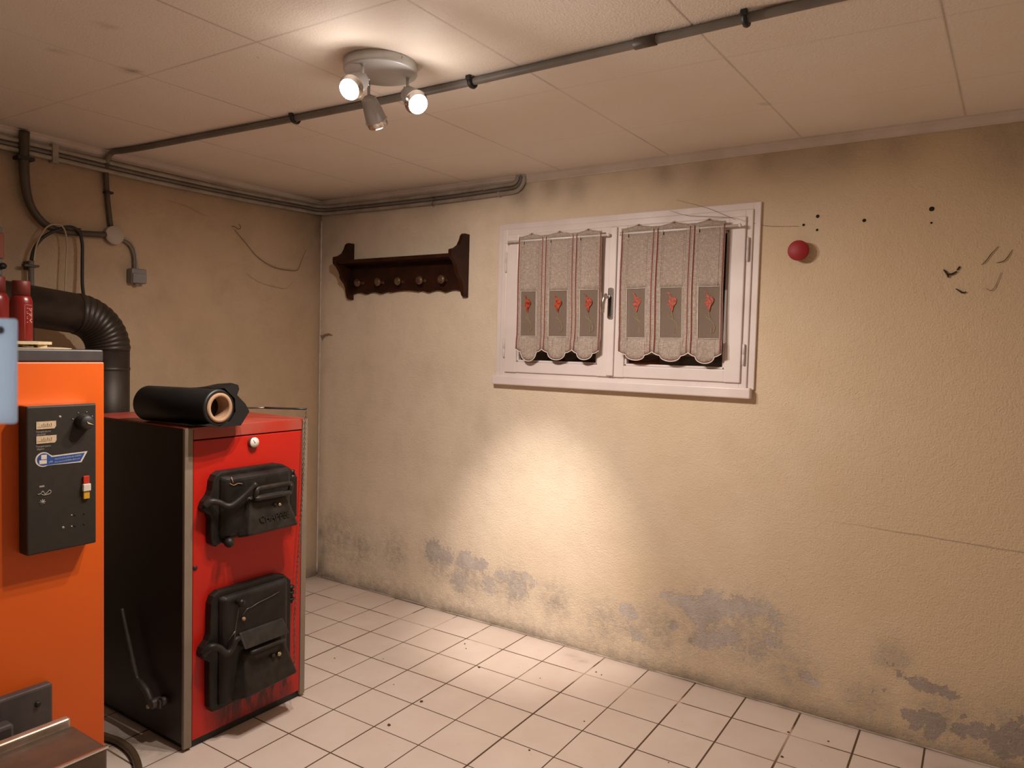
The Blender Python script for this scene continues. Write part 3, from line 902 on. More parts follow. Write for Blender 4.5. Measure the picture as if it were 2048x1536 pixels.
        em.tube([P3(q, bottom(q) + 0.0048) for q in ys], 0.0010, 5, 1)
        c = (a + b) / 2
        em.sphere(P3(c, top(c)-0.008), 0.0028, 8, 6)
        em.tube([P3(c-0.006, top(c)-0.010), P3(c, top(c)-0.007), P3(c+0.006, top(c)-0.010)], 0.0006, 4, 2)
    em.build('embroidered_border', M['embroidery'], t)['label'] = 'dark red embroidered edging'
    for i, (a, b) in enumerate(opens):
        sb = MB()
        n = 10
        gr = [[sb.bm.verts.new(P3(a + (b-a)*u/n, zo0 + (zo1-zo0)*v/n, -0.0005)) for u in range(n+1)] for v in range(n+1)]
        for v in range(n):
            for u in range(n):
                sb._face([gr[v][u], gr[v][u+1], gr[v+1][u+1], gr[v+1][u]], True)
        sp = sb.build('sheer_panel', M['sheer'], t)
        sp['label'] = 'see-through taupe voile'
        # calla lily
        k = (b - a) / 0.088
        cx = a + (b-a)*0.50 + rnd.uniform(-0.002, 0.002)
        L = [(-0.026, 0.0935), (-0.020, 0.0945), (-0.011, 0.090), (-0.006, 0.081), (0.001, 0.076), (0.008, 0.075), (0.018, 0.066), (0.020, 0.057), (0.015, 0.046), (0.008, 0.038), (0.006, 0.030), (0.004, 0.018), (0.000, 0.014), (-0.005, 0.020), (-0.007, 0.031), (-0.011, 0.037), (-0.018, 0.043), (-0.019, 0.052), (-0.014, 0.062), (-0.011, 0.072), (-0.013, 0.082), (-0.018, 0.089)]
        lb = MB()
        poly = [((cx + px*k*0.95), zo0 + 0.092 + pz*1.0) for px, pz in L]
        yy = ywave(cx, 1.55) - 0.0025
        lb.prism(poly, 'y', yy, yy - 0.0012)
        lf = lb.build('embroidered_lily', M['lily'], sp)
        lf['label'] = 'orange red calla lily flower'
        q = lambda px, pz: (cx + px*k, yy + 0.0005, zo0 + pz)
        for nm, pth, rr_ in (('embroidered_stem', [q(-0.013, 0.094), q(-0.006, 0.082), q(0.008, 0.074), q(0.020, 0.060), q(0.026, 0.045), q(0.024, 0.033), q(0.019, 0.025)], 0.0007),
                             ('embroidered_stem', [q(0.000, 0.106), q(0.003, 0.090), q(0.008, 0.076)], 0.0007),
                             ('embroidered_leaf', [q(0.012, 0.044), q(0.013, 0.030), q(0.014, 0.020)], 0.0007),
                             ('embroidered_stamen', [q(-0.004, 0.148), q(-0.001, 0.138), q(0.0, 0.130)], 0.0014)):
            st = MB(); st.tube(pth, rr_, 5, 4); st.build(nm, M['lily_stem'], sp)
    # rod
    r = MB()
    r.cyl((rod_x[0], -0.056, zrod), (rod_x[1], -0.056, zrod), 0.0048, 12)
    for q, d in ((rod_x[0], -1), (rod_x[1], 1)):
        r.lathe((q, -0.056, zrod), (d, 0, 0), [(0.0048, 0), (0.0075, 0.001), (0.0075, 0.007), (0.004, 0.010)], 12)
    rr = r.build('rod_tube', M['hem']) if False else None
    ro = empty('curtain_rod', ((rod_x[0]+rod_x[1])/2, -0.056, zrod), rodlabel, 'curtain rod')
    r.build('rod', M['rod_white'], ro)
    for q in (rod_x[0] + 0.008, rod_x[1] - 0.008):
        bmx = MB(); bmx.cyl((q, -0.0305, zrod), (q, -0.056, zrod), 0.003, 8); bmx.build('bracket', M['hinge_white'], ro)
    return t
curtain([1.388, 1.527, 1.682, 1.812], [(1.410, 1.487), (1.560, 1.648), (1.716, 1.801)], [1.296, 1.306, 1.311], (1.325, 1.836),
        'beige linen cafe curtain with lilies on the left casement', 'white curtain rod on the left casement', 1)
curtain([1.903, 2.057, 2.211, 2.343], [(1.937, 2.023), (2.087, 2.179), (2.246, 2.333)], [1.316, 1.316, 1.312], (1.900, 2.392),
        'beige linen cafe curtain with lilies on the right casement', 'white curtain rod on the right casement', 2, 1.870)

# ------------------------------------------------------------------ coat rack
rk = empty('coat_rack', (0.66, 0, 1.60), 'dark wooden wall shelf with scalloped board and five round pegs', 'coat rack')
DW = M['dark_wood']
for q in (0.247, 1.040):
    P = [(-0.001, 1.905), (-0.040, 1.905), (-0.052, 1.895), (-0.062, 1.870), (-0.078, 1.845), (-0.105, 1.828), (-0.138, 1.818), (-0.140, 1.812), (-0.140, 1.790), (-0.138, 1.782), (-0.118, 1.768), (-0.098, 1.745), (-0.088, 1.722), (-0.090, 1.712), (-0.080, 1.700), (-0.058, 1.680), (-0.046, 1.655), (-0.042, 1.630), (-0.034, 1.608), (-0.022, 1.599), (-0.001, 1.597)]
    mb = MB(); mb.prism(P, 'x', q, q+0.020)
    mb.build('side_bracket', DW, rk)
mb = MB(); mb.box(0.267, 1.040, -0.130, -0.001, 1.783, 1.800, 0.002); mb.build('shelf', DW, rk)
top = [(1.040, 1.783), (0.267, 1.783)]
bot = []
n = 48
for i in range(n + 1):
    x = 0.267 + (1.040-0.267)*i/n
    s = i / n
    z = 1.630 + 0.012*abs(sin(s*pi*7)) - 0.006
    if 0.36 < s < 0.64: z = 1.630 + 0.010*sin((s-0.36)/0.28*pi)
    bot.append((x, z))
mb = MB(); mb.prism(top + bot, 'y', -0.001, -0.020); mb.build('back_board', DW, rk)
for x in (0.360, 0.508, 0.650, 0.797, 0.940):
    mb = MB()
    mb.lathe((x, -0.020, 1.685), (0, -1, 0), [(0.009, 0), (0.011, 0.004), (0.008, 0.010), (0.007, 0.022), (0.013, 0.032), (0.020, 0.040), (0.022, 0.047), (0.019, 0.053), (0.010, 0.056), (0, 0.057)], 20)
    mb.build('peg', M['knob_wood'], rk)

# ------------------------------------------------------------------ ceiling lamp
lamp = empty('ceiling_spotlight', (DISC.x, DISC.y, H), 'grey round ceiling lamp with three swivel spots, two of them glaring', 'ceiling lamp')
mb = MB()
mb.lathe((DISC.x, DISC.y, H-0.0005), (0, 0, -1), [(0.100, 0), (0.105, 0.001), (0.105, 0.0235), (0.1035, 0.0265), (0.1, 0.0275), (0, 0.0275)], 64)
plate = mb.build('ceiling_plate', M['satin_disc'], lamp)
a = radians(10)
sx = DISC + Vector((cos(a)*0.105, sin(a)*0.105, 0))
mb = MB(); mb.sphere((DISC.x + 0.105*cos(radians(-12)), DISC.y + 0.105*sin(radians(-12)), H-0.010), 0.003, 8, 6); mb.build('fixing_screw', M['brass'], plate)
for i, h in enumerate(HEADS):
    p, a = h['p'], h['a']
    mb = MB()
    mb.cyl((p.x, p.y, H-0.027), (p.x, p.y, p.z-0.004), 0.0045, 12)
    mb.cyl((p.x, p.y, H-0.0275), (p.x, p.y, H-0.031), 0.0062, 12)
    mb.sphere((p.x, p.y, p.z), 0.007, 10, 8)
    mb.build('swivel_post', M['satin_disc'], lamp)
    mb = MB()
    sh = MB()
    sh.lathe(p, a, [(0.0, -0.010), (0.010, -0.009), (0.018, -0.003), (0.023, 0.008), (0.0275, 0.030), (0.0310, 0.055), (0.0325, 0.066), (0.0318, 0.068), (0.028, 0.066)], 28, caps=False)
    hs = sh.build('lamp_head', M['satin'], lamp)
    rg = MB()
    rg.lathe(p, a, [(0.0300, 0.0655), (0.0345, 0.066), (0.0350, 0.068), (0.0315, 0.0695), (0.0305, 0.083), (0.0285, 0.085), (0.0275, 0.080), (0.0275, 0.066)], 28, caps=False)
    rg.build('chrome_ring', M['chrome'], hs)['label'] = 'polished chrome ring'
    _, uu, vv = frame_of(a)
    for j in range(8):
        dd = uu*cos(j*pi/4) + vv*sin(j*pi/4)
        vs_ = MB(); vs_.sphere(p + a*0.001 + dd*0.0205, 0.0028, 8, 6); vs_.build('vent_stud', M['chrome'], hs)
    bl = MB()
    bl.lathe(p, a, [(0.0268, 0.070), (0.0268, 0.080), (0.024, 0.086), (0.014, 0.0895), (0, 0.0905)], 24)
    bb = bl.build('bulb', M['bulb'], hs)
    bb['label'] = 'lit bulb'

# ------------------------------------------------------------------ conduits, cables on walls and ceiling
def conduit_obj(name, pts, r, m, label, cat, group=None, sub=6, n=12):
    mb = MB(); mb.tube(pts, r, n, sub)
    o = mb.build(name, m)
    tag(o, label, cat, group)
    return o
def left_z(y, base, up_):
    return base
def runs(z, off, r, xb, m, label, sidebend):
    """conduit along boiler wall, round the corner, then along window wall and up into ceiling"""
    t = empty('wall_conduit', (off, -0.8, z), label, 'conduit')
    pts = [(off, -3.2, z-0.006), (off, -2.0, z-0.010), (off, -1.6, z-0.010), (off, -1.0, z-0.018), (off, -0.5, z-0.012), (off, -0.16, z-0.001), (off+0.004, -0.075, z), (off+0.024, -off-0.024, z), (0.08, -off-0.004, z), (0.18, -off, z-0.001), (0.5, -off, z-0.006), (0.9, -off, z-0.008), (xb-0.12, -off, z-0.002)]
    # sweep up into the ceiling
    R = sidebend
    for k in range(1, 7):
        a = k/6*pi/2
        pts.append((xb-0.075+R*sin(a), -off, z + R*(1-cos(a))))
    pts.append((pts[-1][0], -off, H+0.01))
    mb = MB(); mb.tube(pts, r, 12, 4)
    mb.build('pipe', m, t)
    return t
c1 = runs(2.121, 0.020, 0.0095, 1.392, M['conduit_light'], 'grey conduit nearest the ceiling, turning the corner of the room', 0.030)
c2 = runs(2.102, 0.016, 0.0085, 1.394, M['conduit'], 'brownish conduit squeezed between two others under the ceiling', 0.045)
c3 = runs(2.083, 0.020, 0.0095, 1.396, M['conduit_light'], 'lowest grey conduit of the bundle under the ceiling', 0.062)
def coupling(t, p0, p1, r):
    mb = MB(); mb.lathe(p0, Vector(p1)-Vector(p0), [(r*0.95, 0), (r, 0.001), (r, (Vector(p1)-Vector(p0)).length-0.001), (r*0.95, (Vector(p1)-Vector(p0)).length)], 14)
    mb.build('coupling', M['conduit_light'], t)
coupling(c1, (1.154, -0.020, 2.1165), (1.166, -0.020, 2.1167), 0.0125)
coupling(c3, (1.238, -0.020, 2.0795), (1.250, -0.020, 2.0796), 0.0125)
coupling(c1, (0.250, -0.020, 2.1187), (0.262, -0.020, 2.1186), 0.012)
coupling(c3, (0.225, -0.020, 2.0807), (0.237, -0.020, 2.0806), 0.012)
mb = MB()
mb.box(0.001, 0.034, -1.434, -1.410, 2.052, 2.128, 0.003)
mb.build('pipe_clip', M['conduit_light'], c1)

cc = empty('ceiling_conduit', (1.6, -1.11, H), 'long grey conduit crossing the ceiling beside the lamp', 'conduit')
zc = H - 0.0125
pts = [(0.020, -1.212, 2.10), (0.030, -1.210, 2.128), (0.055, -1.205, zc), (0.12, -1.195, zc), (0.285, -1.178, zc), (0.63, -1.158, zc), (1.13, -1.128, zc), (1.60, -1.107, zc), (1.89, -1.101, zc), (2.44, -1.103, zc), (2.70, -1.107, zc), (3.2, -1.112, zc), (4.0, -1.118, zc)]
mb = MB(); mb.tube(pts, 0.0115, 12, 6); mb.build('conduit_pipe', M['conduit'], cc)
mb = MB(); mb.cyl((2.415, -1.103, zc), (2.475, -1.1035, zc), 0.0145, 14, bev=0.001); mb.build('coupling', M['conduit_dark'], cc)
for x, y in ((1.13, -1.128), (1.89, -1.101), (2.702, -1.107)):
    mb = MB()
    pp = [(x, y - 0.017, H), (x, y-0.017, zc-0.004), (x, y-0.010, zc-0.014), (x, y, zc-0.0165), (x, y+0.010, zc-0.014), (x, y+0.017, zc-0.004), (x, y+0.017, H)]
    mb.tube(pp, 0.0045, 6, 3, flat=1.6)
    mb.box(x-0.008, x+0.008, y-0.026, y-0.014, H-0.014, H-0.0005, 0.002)
    mb.build('saddle_clip', M['black'], cc)['label'] = 'black plastic clip'

hz = empty('black_sleeve', (0.03, -1.5, 1.78), 'thick dark sleeve curving down the wall to the junction box', 'cable sleeve')
mb = MB()
mb.tube([(0.030, -1.534, 2.150), (0.030, -1.536, 2.078), (0.030, -1.536, 1.99), (0.030, -1.528, 1.914), (0.030, -1.511, 1.859), (0.030, -1.479, 1.815), (0.030, -1.442, 1.791), (0.030, -1.395, 1.783), (0.030, -1.316, 1.785), (0.026, -1.222, 1.794)], 0.0140, 14, 6,
        radii=[0.018, 0.018, 0.018, 0.0165, 0.015, 0.015, 0.014, 0.0135, 0.0125, 0.0125])
mb.build('sleeve', M['conduit_dark'], hz)
mb = MB()
mb.box(0.001, 0.050, -1.565, -1.505, 2.037, 2.051, 0.002)
mb.build('clamp', M['black'], hz)
mb = MB(); mb.cyl((0.001, -1.322, 1.803), (0.018, -1.322, 1.803), 0.005, 10); mb.build('wall_stud', M['conduit_dark'], hz)

jb = empty('junction_box', (0, -1.185, 1.757), 'round pale junction box on the wall above the red boiler', 'junction box')
mb = MB(); mb.lathe((0.001, -1.185, 1.797), (1, 0, 0), [(0.033, 0), (0.036, 0.003), (0.036, 0.022)], 32); mb.build('box_base', M['conduit_light'], jb)
mb = MB(); mb.lathe((0.023, -1.185, 1.797), (1, 0, 0), [(0.039, 0), (0.040, 0.002), (0.040, 0.008), (0.038, 0.010), (0, 0.0105)], 32); mb.build('cover', M['pvc_white'], jb)

t = empty('wall_conduit', (0.016, -1.20, 1.85), 'thin conduit dropping from the ceiling into the round junction box', 'conduit')
mb = MB(); mb.tube([(0.020, -1.212, 2.105), (0.016, -1.214, 2.061), (0.013, -1.209, 1.977), (0.013, -1.199, 1.882), (0.013, -1.193, 1.835)], 0.0105, 12, 6); mb.build('conduit_pipe', M['conduit_dark'], t)
mb = MB(); mb.box(0.001, 0.030, -1.222, -1.188, 1.972, 1.982, 0.003); mb.build('saddle_clip', M['black'], t)

t = empty('wall_cable', (0.016, -1.10, 1.73), 'short bent grey cable linking the round box to the square box', 'cable')
mb = MB()
mb.tube([(0.014, -1.150, 1.783), (0.014, -1.128, 1.776), (0.014, -1.106, 1.757), (0.014, -1.093, 1.725), (0.014, -1.090, 1.69), (0.014, -1.090, 1.662)], 0.0065, 10, 6)
mb.build('cable', M['conduit'], t)
mb = MB()
mb.tube([(0.012, -1.158, 1.793), (0.012, -1.122, 1.788), (0.012, -1.094, 1.766), (0.012, -1.081, 1.73), (0.012, -1.078, 1.69), (0.012, -1.079, 1.662)], 0.0045, 8, 6)
mb.build('cable', M['conduit_light'], t)

sb = empty('outlet_box', (0, -1.08, 1.60), 'small square grey surface box on the wall', 'electrical box')
mb = MB(); mb.box(0.001, 0.046, -1.118, -1.050, 1.597, 1.663, 0.006, 3); mb.build('box_body', M['pvc_grey'], sb)
mb = MB(); mb.box(0.046, 0.052, -1.115, -1.053, 1.600, 1.640, 0.002); mb.build('cover_flap', M['pvc_grey'], sb)
mb = MB(); mb.lathe((0.023, -1.085, 1.598), (0, 0, -1), [(0.012, 0), (0.011, 0.008), (0.006, 0.011)], 14); mb.build('cable_gland', M['pvc_grey'], sb)

mb = MB()
mb.tube([(0.042, -1.518, 1.650), (0.042, -1.507, 1.695), (0.044, -1.482, 1.738), (0.047, -1.449, 1.767), (0.052, -1.421, 1.783), (0.054, -1.397, 1.797), (0.054, -1.364, 1.800), (0.052, -1.340, 1.781), (0.050, -1.329, 1.735), (0.050, -1.329, 1.652), (0.06, -1.333, 1.56), (0.10, -1.34, 1.48)], 0.0065, 10, 6)
tag(mb.build('power_cable', M['cable_black']), 'black cable arching over the dark sleeve and behind the flue', 'cable')
mb = MB()
mb.tube([(0.054, -1.514, 1.645), (0.054, -1.503, 1.711), (0.054, -1.479, 1.768), (0.060, -1.457, 1.795), (0.062, -1.424, 1.803), (0.060, -1.401, 1.782), (0.054, -1.391, 1.726), (0.054, -1.394, 1.645), (0.054, -1.398, 1.547), (0.054, -1.400, 1.40)], 0.0032, 8, 6)
tag(mb.build('bell_wire', M['cable_white']), 'thin yellowed white wire looped over the dark sleeve', 'wire')

pp = empty('riser_pipe', (0.04, -1.518, 1.30), 'short vertical grey pipe clamped to the wall behind the flue', 'pipe')
mb = MB(); mb.cyl((0.042, -1.518, 0.8), (0.042, -1.518, 1.648), 0.010, 14, bev=0.002); mb.build('pipe', M['conduit'], pp)
mb = MB(); mb.box(0.030, 0.056, -1.547, -1.497, 1.622, 1.632, 0.002); mb.box(0.001, 0.034, -1.530, -1.506, 1.612, 1.646, 0.003); mb.sphere((0.052, -1.497, 1.628), 0.005, 8, 6); mb.build('clamp', M['conduit_dark'], pp)

wt = empty('wall_thermostat', (0.0, -1.69, 1.57), 'grey wall unit with orange faceplate and black knob, cut by the left edge', 'thermostat')
mb = MB(); mb.box(0.001, 0.085, -1.76, -1.632, 1.575, 1.760, 0.006); mb.build('housing', M['pvc_grey'], wt)
mb = MB(); mb.box(0.085, 0.092, -1.70, -1.630, 1.640, 1.736, 0.003); mb.build('faceplate', M['orange_red'], wt)
mb = MB(); mb.lathe((0.085, -1.637, 1.612), (1, 0, 0), [(0.011, 0), (0.012, 0.004), (0.012, 0.014), (0.010, 0.017), (0, 0.0175)], 20); mb.build('knob', M['black'], wt)

# ------------------------------------------------------------------ flue pipe
fl_ = empty('flue_pipe', (0.30, -1.335, 0.80), 'dark crimped stove pipe rising behind the red boiler and bending left', 'flue pipe')
FRD = 0.0765
A = Vector((0.30, -1.352, 0.78)); B = Vector((0.30, -1.352, 1.302))
RB = 0.140
tl = radians(6.5)
# straight riser
mb = MB(); mb.cyl(A, B, FRD, 40); mb.cyl((0.30, -1.352, 0.86), (0.458, -1.352, 0.86), 0.060, 32); mb.build('riser', M['flue'], fl_)
mb = MB(); mb.lathe((0.30, -1.352, 1.222), (0, 0, 1), [(FRD, 0), (FRD+0.002, 0.002), (FRD+0.002, 0.012), (FRD, 0.014)], 40, caps=False); mb.build('pipe_collar', M['flue'], fl_)
# crimped elbow: centre line arc turning from +z to -y
cen = Vector((0.30, -1.352 - RB, 1.302))
NB = 11
tot = pi/2 - tl
eb = MB(); rings = []
N = NB * 6
prof = []
for i in range(N + 1):
    a = tot * i / N
    c = cen + Vector((0, RB*cos(a), RB*sin(a)))
    ph = (i % 6) / 6
    rad = FRD + 0.0035 * sin(pi * ph)
    nrm = Vector((0, -sin(a), cos(a)))       # tangent
    ou = Vector((0, cos(a), sin(a)))
    ring = [eb.bm.verts.new(c + (Vector((1, 0, 0))*cos(2*pi*k/40) + ou*sin(2*pi*k/40)) * rad) for k in range(40)]
    rings.append(ring)
for a, b in zip(rings, rings[1:]):
    for k in range(40):
        j = (k+1) % 40
        eb._face([a[k], a[j], b[j], b[k]], False)
for f in eb.bm.faces: f.smooth = True
eb.build('elbow', M['flue'], fl_)
e0 = cen + Vector((0, RB*cos(tot), RB*sin(tot)))
dirn = Vector((0, -sin(tot), cos(tot))).normalized()
gb = MB()
for i in range(0, N + 1, 6):
    a = tot * i / N
    c = cen + Vector((0, RB*cos(a), RB*sin(a))); ou = Vector((0, cos(a), sin(a)))
    gb.tube([c + (Vector((1, 0, 0))*cos(2*pi*k/40) + ou*sin(2*pi*k/40)) * (FRD+0.0003) for k in range(40)], 0.0011, 5, 1, closed=True)
gb.build('crimp_seams', M['flue_dark'], fl_)
mb = MB(); mb.cyl(e0, e0 + dirn*0.95, FRD, 40); mb.build('sloping_pipe', M['flue'], fl_)

# ------------------------------------------------------------------ red boiler
RX0, RX1, RY0, RY1, RZ = 0.46, 1.085, -1.513, -1.020, 1.067
rb = empty('red_boiler', (0.78, -1.266, 0), 'red solid fuel boiler with two black cast iron doors', 'boiler')
mb = MB(); mb.box(RX0+0.02, RX1-0.012, RY0+0.012, RY1-0.012, 0.0, 0.03); mb.build('plinth', M['black'], rb)
mb = MB(); mb.box(RX0, RX1-0.0125, RY0, RY0+0.02, 0.022, RZ-0.003, 0.002); mb.build('side_panel', M['brown_side'], rb)
mb = MB(); mb.box(RX0, RX1-0.0125, RY1-0.02, RY1, 0.022, RZ-0.003, 0.002); mb.build('side_panel', M['brown_side'], rb)
mb = MB(); mb.box(RX0, RX0+0.02, RY0+0.02, RY1-0.02, 0.022, RZ-0.005); mb.build('rear_panel', M['brown_side'], rb)
for y0, y1 in ((RY0-0.003, RY0+0.026), (RY1-0.020, RY1+0.003)):
    mb = MB(); mb.box(RX1-0.012, RX1+0.001, y0, y1, 0.010, RZ-0.001, 0.002); mb.build('corner_trim', M['trim_beige'], rb)['label'] = 'grey beige metal corner strip'
mb = MB(); mb.box(RX0+0.02, RX1-0.001, RY0+0.028, RY1-0.022, 0.028, 1.024, 0.0025); 
o_front = mb.build('front_panel', M['red'], rb)
mb = MB(); mb.box(RX0, RX1, RY0+0.001, RY1-0.001, 1.060, RZ+0.001, 0.0015); mb.box(RX1-0.02, RX1, RY0+0.028, RY1-0.022, 1.028, 1.063, 0.002); mb.build('lid', M['red_lid'], rb)
mb = MB(); mb.lathe((RX1-0.002, -1.477, 0.606), (1, 0, 0), [(0.0075, 0), (0.0075, 0.0035), (0.005, 0.005), (0, 0.0055)], 16); mb.build('rubber_plug', M['black'], rb)
# thermometer
th = MB(); th.lathe((RX1-0.002, -1.262, 1.000), (1, 0, 0), [(0.018, 0), (0.019, 0.002), (0.019, 0.013), (0.0175, 0.015)], 28); tho = th.build('thermometer', M['steel'], rb)
mb = MB(); mb.lathe((RX1+0.0128, -1.262, 1.000), (1, 0, 0), [(0.0178, 0), (0.0175, 0.001), (0, 0.0012)], 28); mb.build('dial', M['gauge_face'], tho)
mb = MB(); mb.tube([(RX1+0.0145, -1.262, 1.000), (RX1+0.0145, -1.268, 1.009)], 0.0007, 5, 1); mb.sphere((RX1+0.0145, -1.262, 1.0), 0.0018, 8, 6)
for k in range(9):
    a = radians(-40 + k*32.5)
    mb.tube([(RX1+0.0142, -1.262+0.0135*cos(a), 1.0+0.0135*sin(a)), (RX1+0.0142, -1.262+0.0155*cos(a), 1.0+0.0155*sin(a))], 0.0004, 4, 1)
mb.build('needle', M['dirt'], tho)

IR, IW = M['iron'], M['iron_worn']
def quadblock(mb, bot, topq, bev=0.006):
    """loft between two yz quads at different x; bot/topq: list of (x,y,z)"""
    bm = bmesh.new()
    a = [bm.verts.new(p) for p in bot]; b = [bm.verts.new(p) for p in topq]
    n = len(a)
    bm.faces.new(a[::-1]); ft = bm.faces.new(b)
    for i in range(n):
        j = (i+1) % n
        bm.faces.new([a[i], a[j], b[j], b[i]])
    bmesh.ops.recalc_face_normals(bm, faces=bm.faces)
    if bev: bmesh.ops.bevel(bm, geom=bm.edges[:], offset=bev, segments=3, affect='EDGES', profile=0.5)
    mb._merge(bm)
def up_door():
    d = MB()
    out = [(-1.470, 0.805), (-1.462, 0.825), (-1.446, 0.842), (-1.438, 0.858), (-1.434, 0.890), (-1.424, 0.908), (-1.405, 0.918), (-1.175, 0.918), (-1.150, 0.912), (-1.118, 0.893), (-1.108, 0.880), (-1.108, 0.705), (-1.125, 0.690), (-1.170, 0.683), (-1.385, 0.683), (-1.420, 0.668), (-1.436, 0.680), (-1.440, 0.70), (-1.440, 0.765), (-1.446, 0.780), (-1.464, 0.792)]
    d.prism(out, 'x', RX1-0.002, RX1+0.030, 0.006)
    door = d.build('upper_door', IR, rb)
    b = MB()
    quadblock(b, [(RX1+0.028, y, z) for y, z in ((-1.415, 0.690), (-1.128, 0.690), (-1.128, 0.906), (-1.415, 0.906))],
              [(RX1+0.058, y, z) for y, z in ((-1.395, 0.698), (-1.140, 0.698), (-1.140, 0.896), (-1.395, 0.896))], 0.012)
    b.build('raised_panel', IR, door)
    f = MB()
    quadblock(f, [(RX1+0.05, y, z) for y, z in ((-1.36, 0.688), (-1.125, 0.688), (-1.165, 0.83), (-1.325, 0.83))],
              [(RX1+0.098, -1.345, 0.700), (RX1+0.098, -1.135, 0.700), (RX1+0.075, -1.172, 0.808), (RX1+0.075, -1.318, 0.808)], 0.008)
    f.build('air_flap', IW, door)
    ln = Vector((0.098-0.075, 0, 0.700-0.808)).normalized()
    upv = -ln
    nr = Vector((0, 1, 0)).cross(upv)
    c = Vector((RX1+0.0900, -1.235, 0.745))
    tb = MB(); add_text(tb, 'CHAPPEE', 0.033, c, (0, 1, 0), upv, 0.0026, 0.93)
    tb.build('raised_lettering', IW, door)
    h = MB()
    h.tube([(RX1+0.085, -1.312, 0.824), (RX1+0.092, -1.312, 0.845), (RX1+0.090, -1.300, 0.853), (RX1+0.090, -1.18, 0.853), (RX1+0.092, -1.168, 0.845), (RX1+0.085, -1.168, 0.824), (RX1+0.090, -1.18, 0.820), (RX1+0.090, -1.300, 0.820)], 0.0090, 10, 3, closed=True)
    h.build('flap_handle', IW, door)
    l = MB()
    l.tube([(RX1+0.036, -1.468, 0.812), (RX1+0.045, -1.452, 0.826), (RX1+0.055, -1.430, 0.822), (RX1+0.065, -1.408, 0.808), (RX1+0.075, -1.388, 0.812), (RX1+0.085, -1.345, 0.845), (RX1+0.095, -1.315, 0.874)], 0.008, 10, 5, radii=[0.011, 0.012, 0.010, 0.011, 0.009, 0.007, 0.0085])
    l.build('latch_handle', M['iron_worn'], door)
    k = MB(); k.cyl((RX1+0.026, -1.392, 0.682), (RX1+0.048, -1.392, 0.682), 0.008, 12); k.sphere((RX1+0.058, -1.392, 0.682), 0.0165, 14, 10)
    k.build('knob', IR, door)
    for y in (-1.228, -1.208):
        s = MB(); s.lathe((RX1+0.078, y, 0.782 if y > -1.22 else 0.786), (1, 0, 0.2), [(0.0065, 0), (0.0065, 0.005), (0.004, 0.008), (0, 0.0085)], 12); s.build('screw', M['brass'] if y > -1.22 else IW, door)
    g = MB(); g.cyl((RX1+0.020, -1.103, 0.705), (RX1+0.020, -1.103, 0.868), 0.013, 14); g.box(RX1+0.0, RX1+0.036, -1.125, -1.092, 0.712, 0.862, 0.004)
    g.cyl((RX1+0.020, -1.103, 0.868), (RX1+0.020, -1.103, 0.885), 0.009, 10); g.cyl((RX1+0.020, -1.103, 0.688), (RX1+0.020, -1.103, 0.705), 0.006, 10)
    g.build('hinge', IR, door)
    c = MB(); c.tube([(RX1+0.0585, -1.392, 0.880), (RX1+0.0605, -1.378, 0.872), (RX1+0.0605, -1.362, 0.876), (RX1+0.0605, -1.345, 0.872)], 0.0012, 5, 3); c.tube([(RX1+0.0585, -1.386, 0.900), (RX1+0.0605, -1.381, 0.880)], 0.0018, 5, 1)
    c.build('chipped_edge', M['cardboard'], door)
up_door()
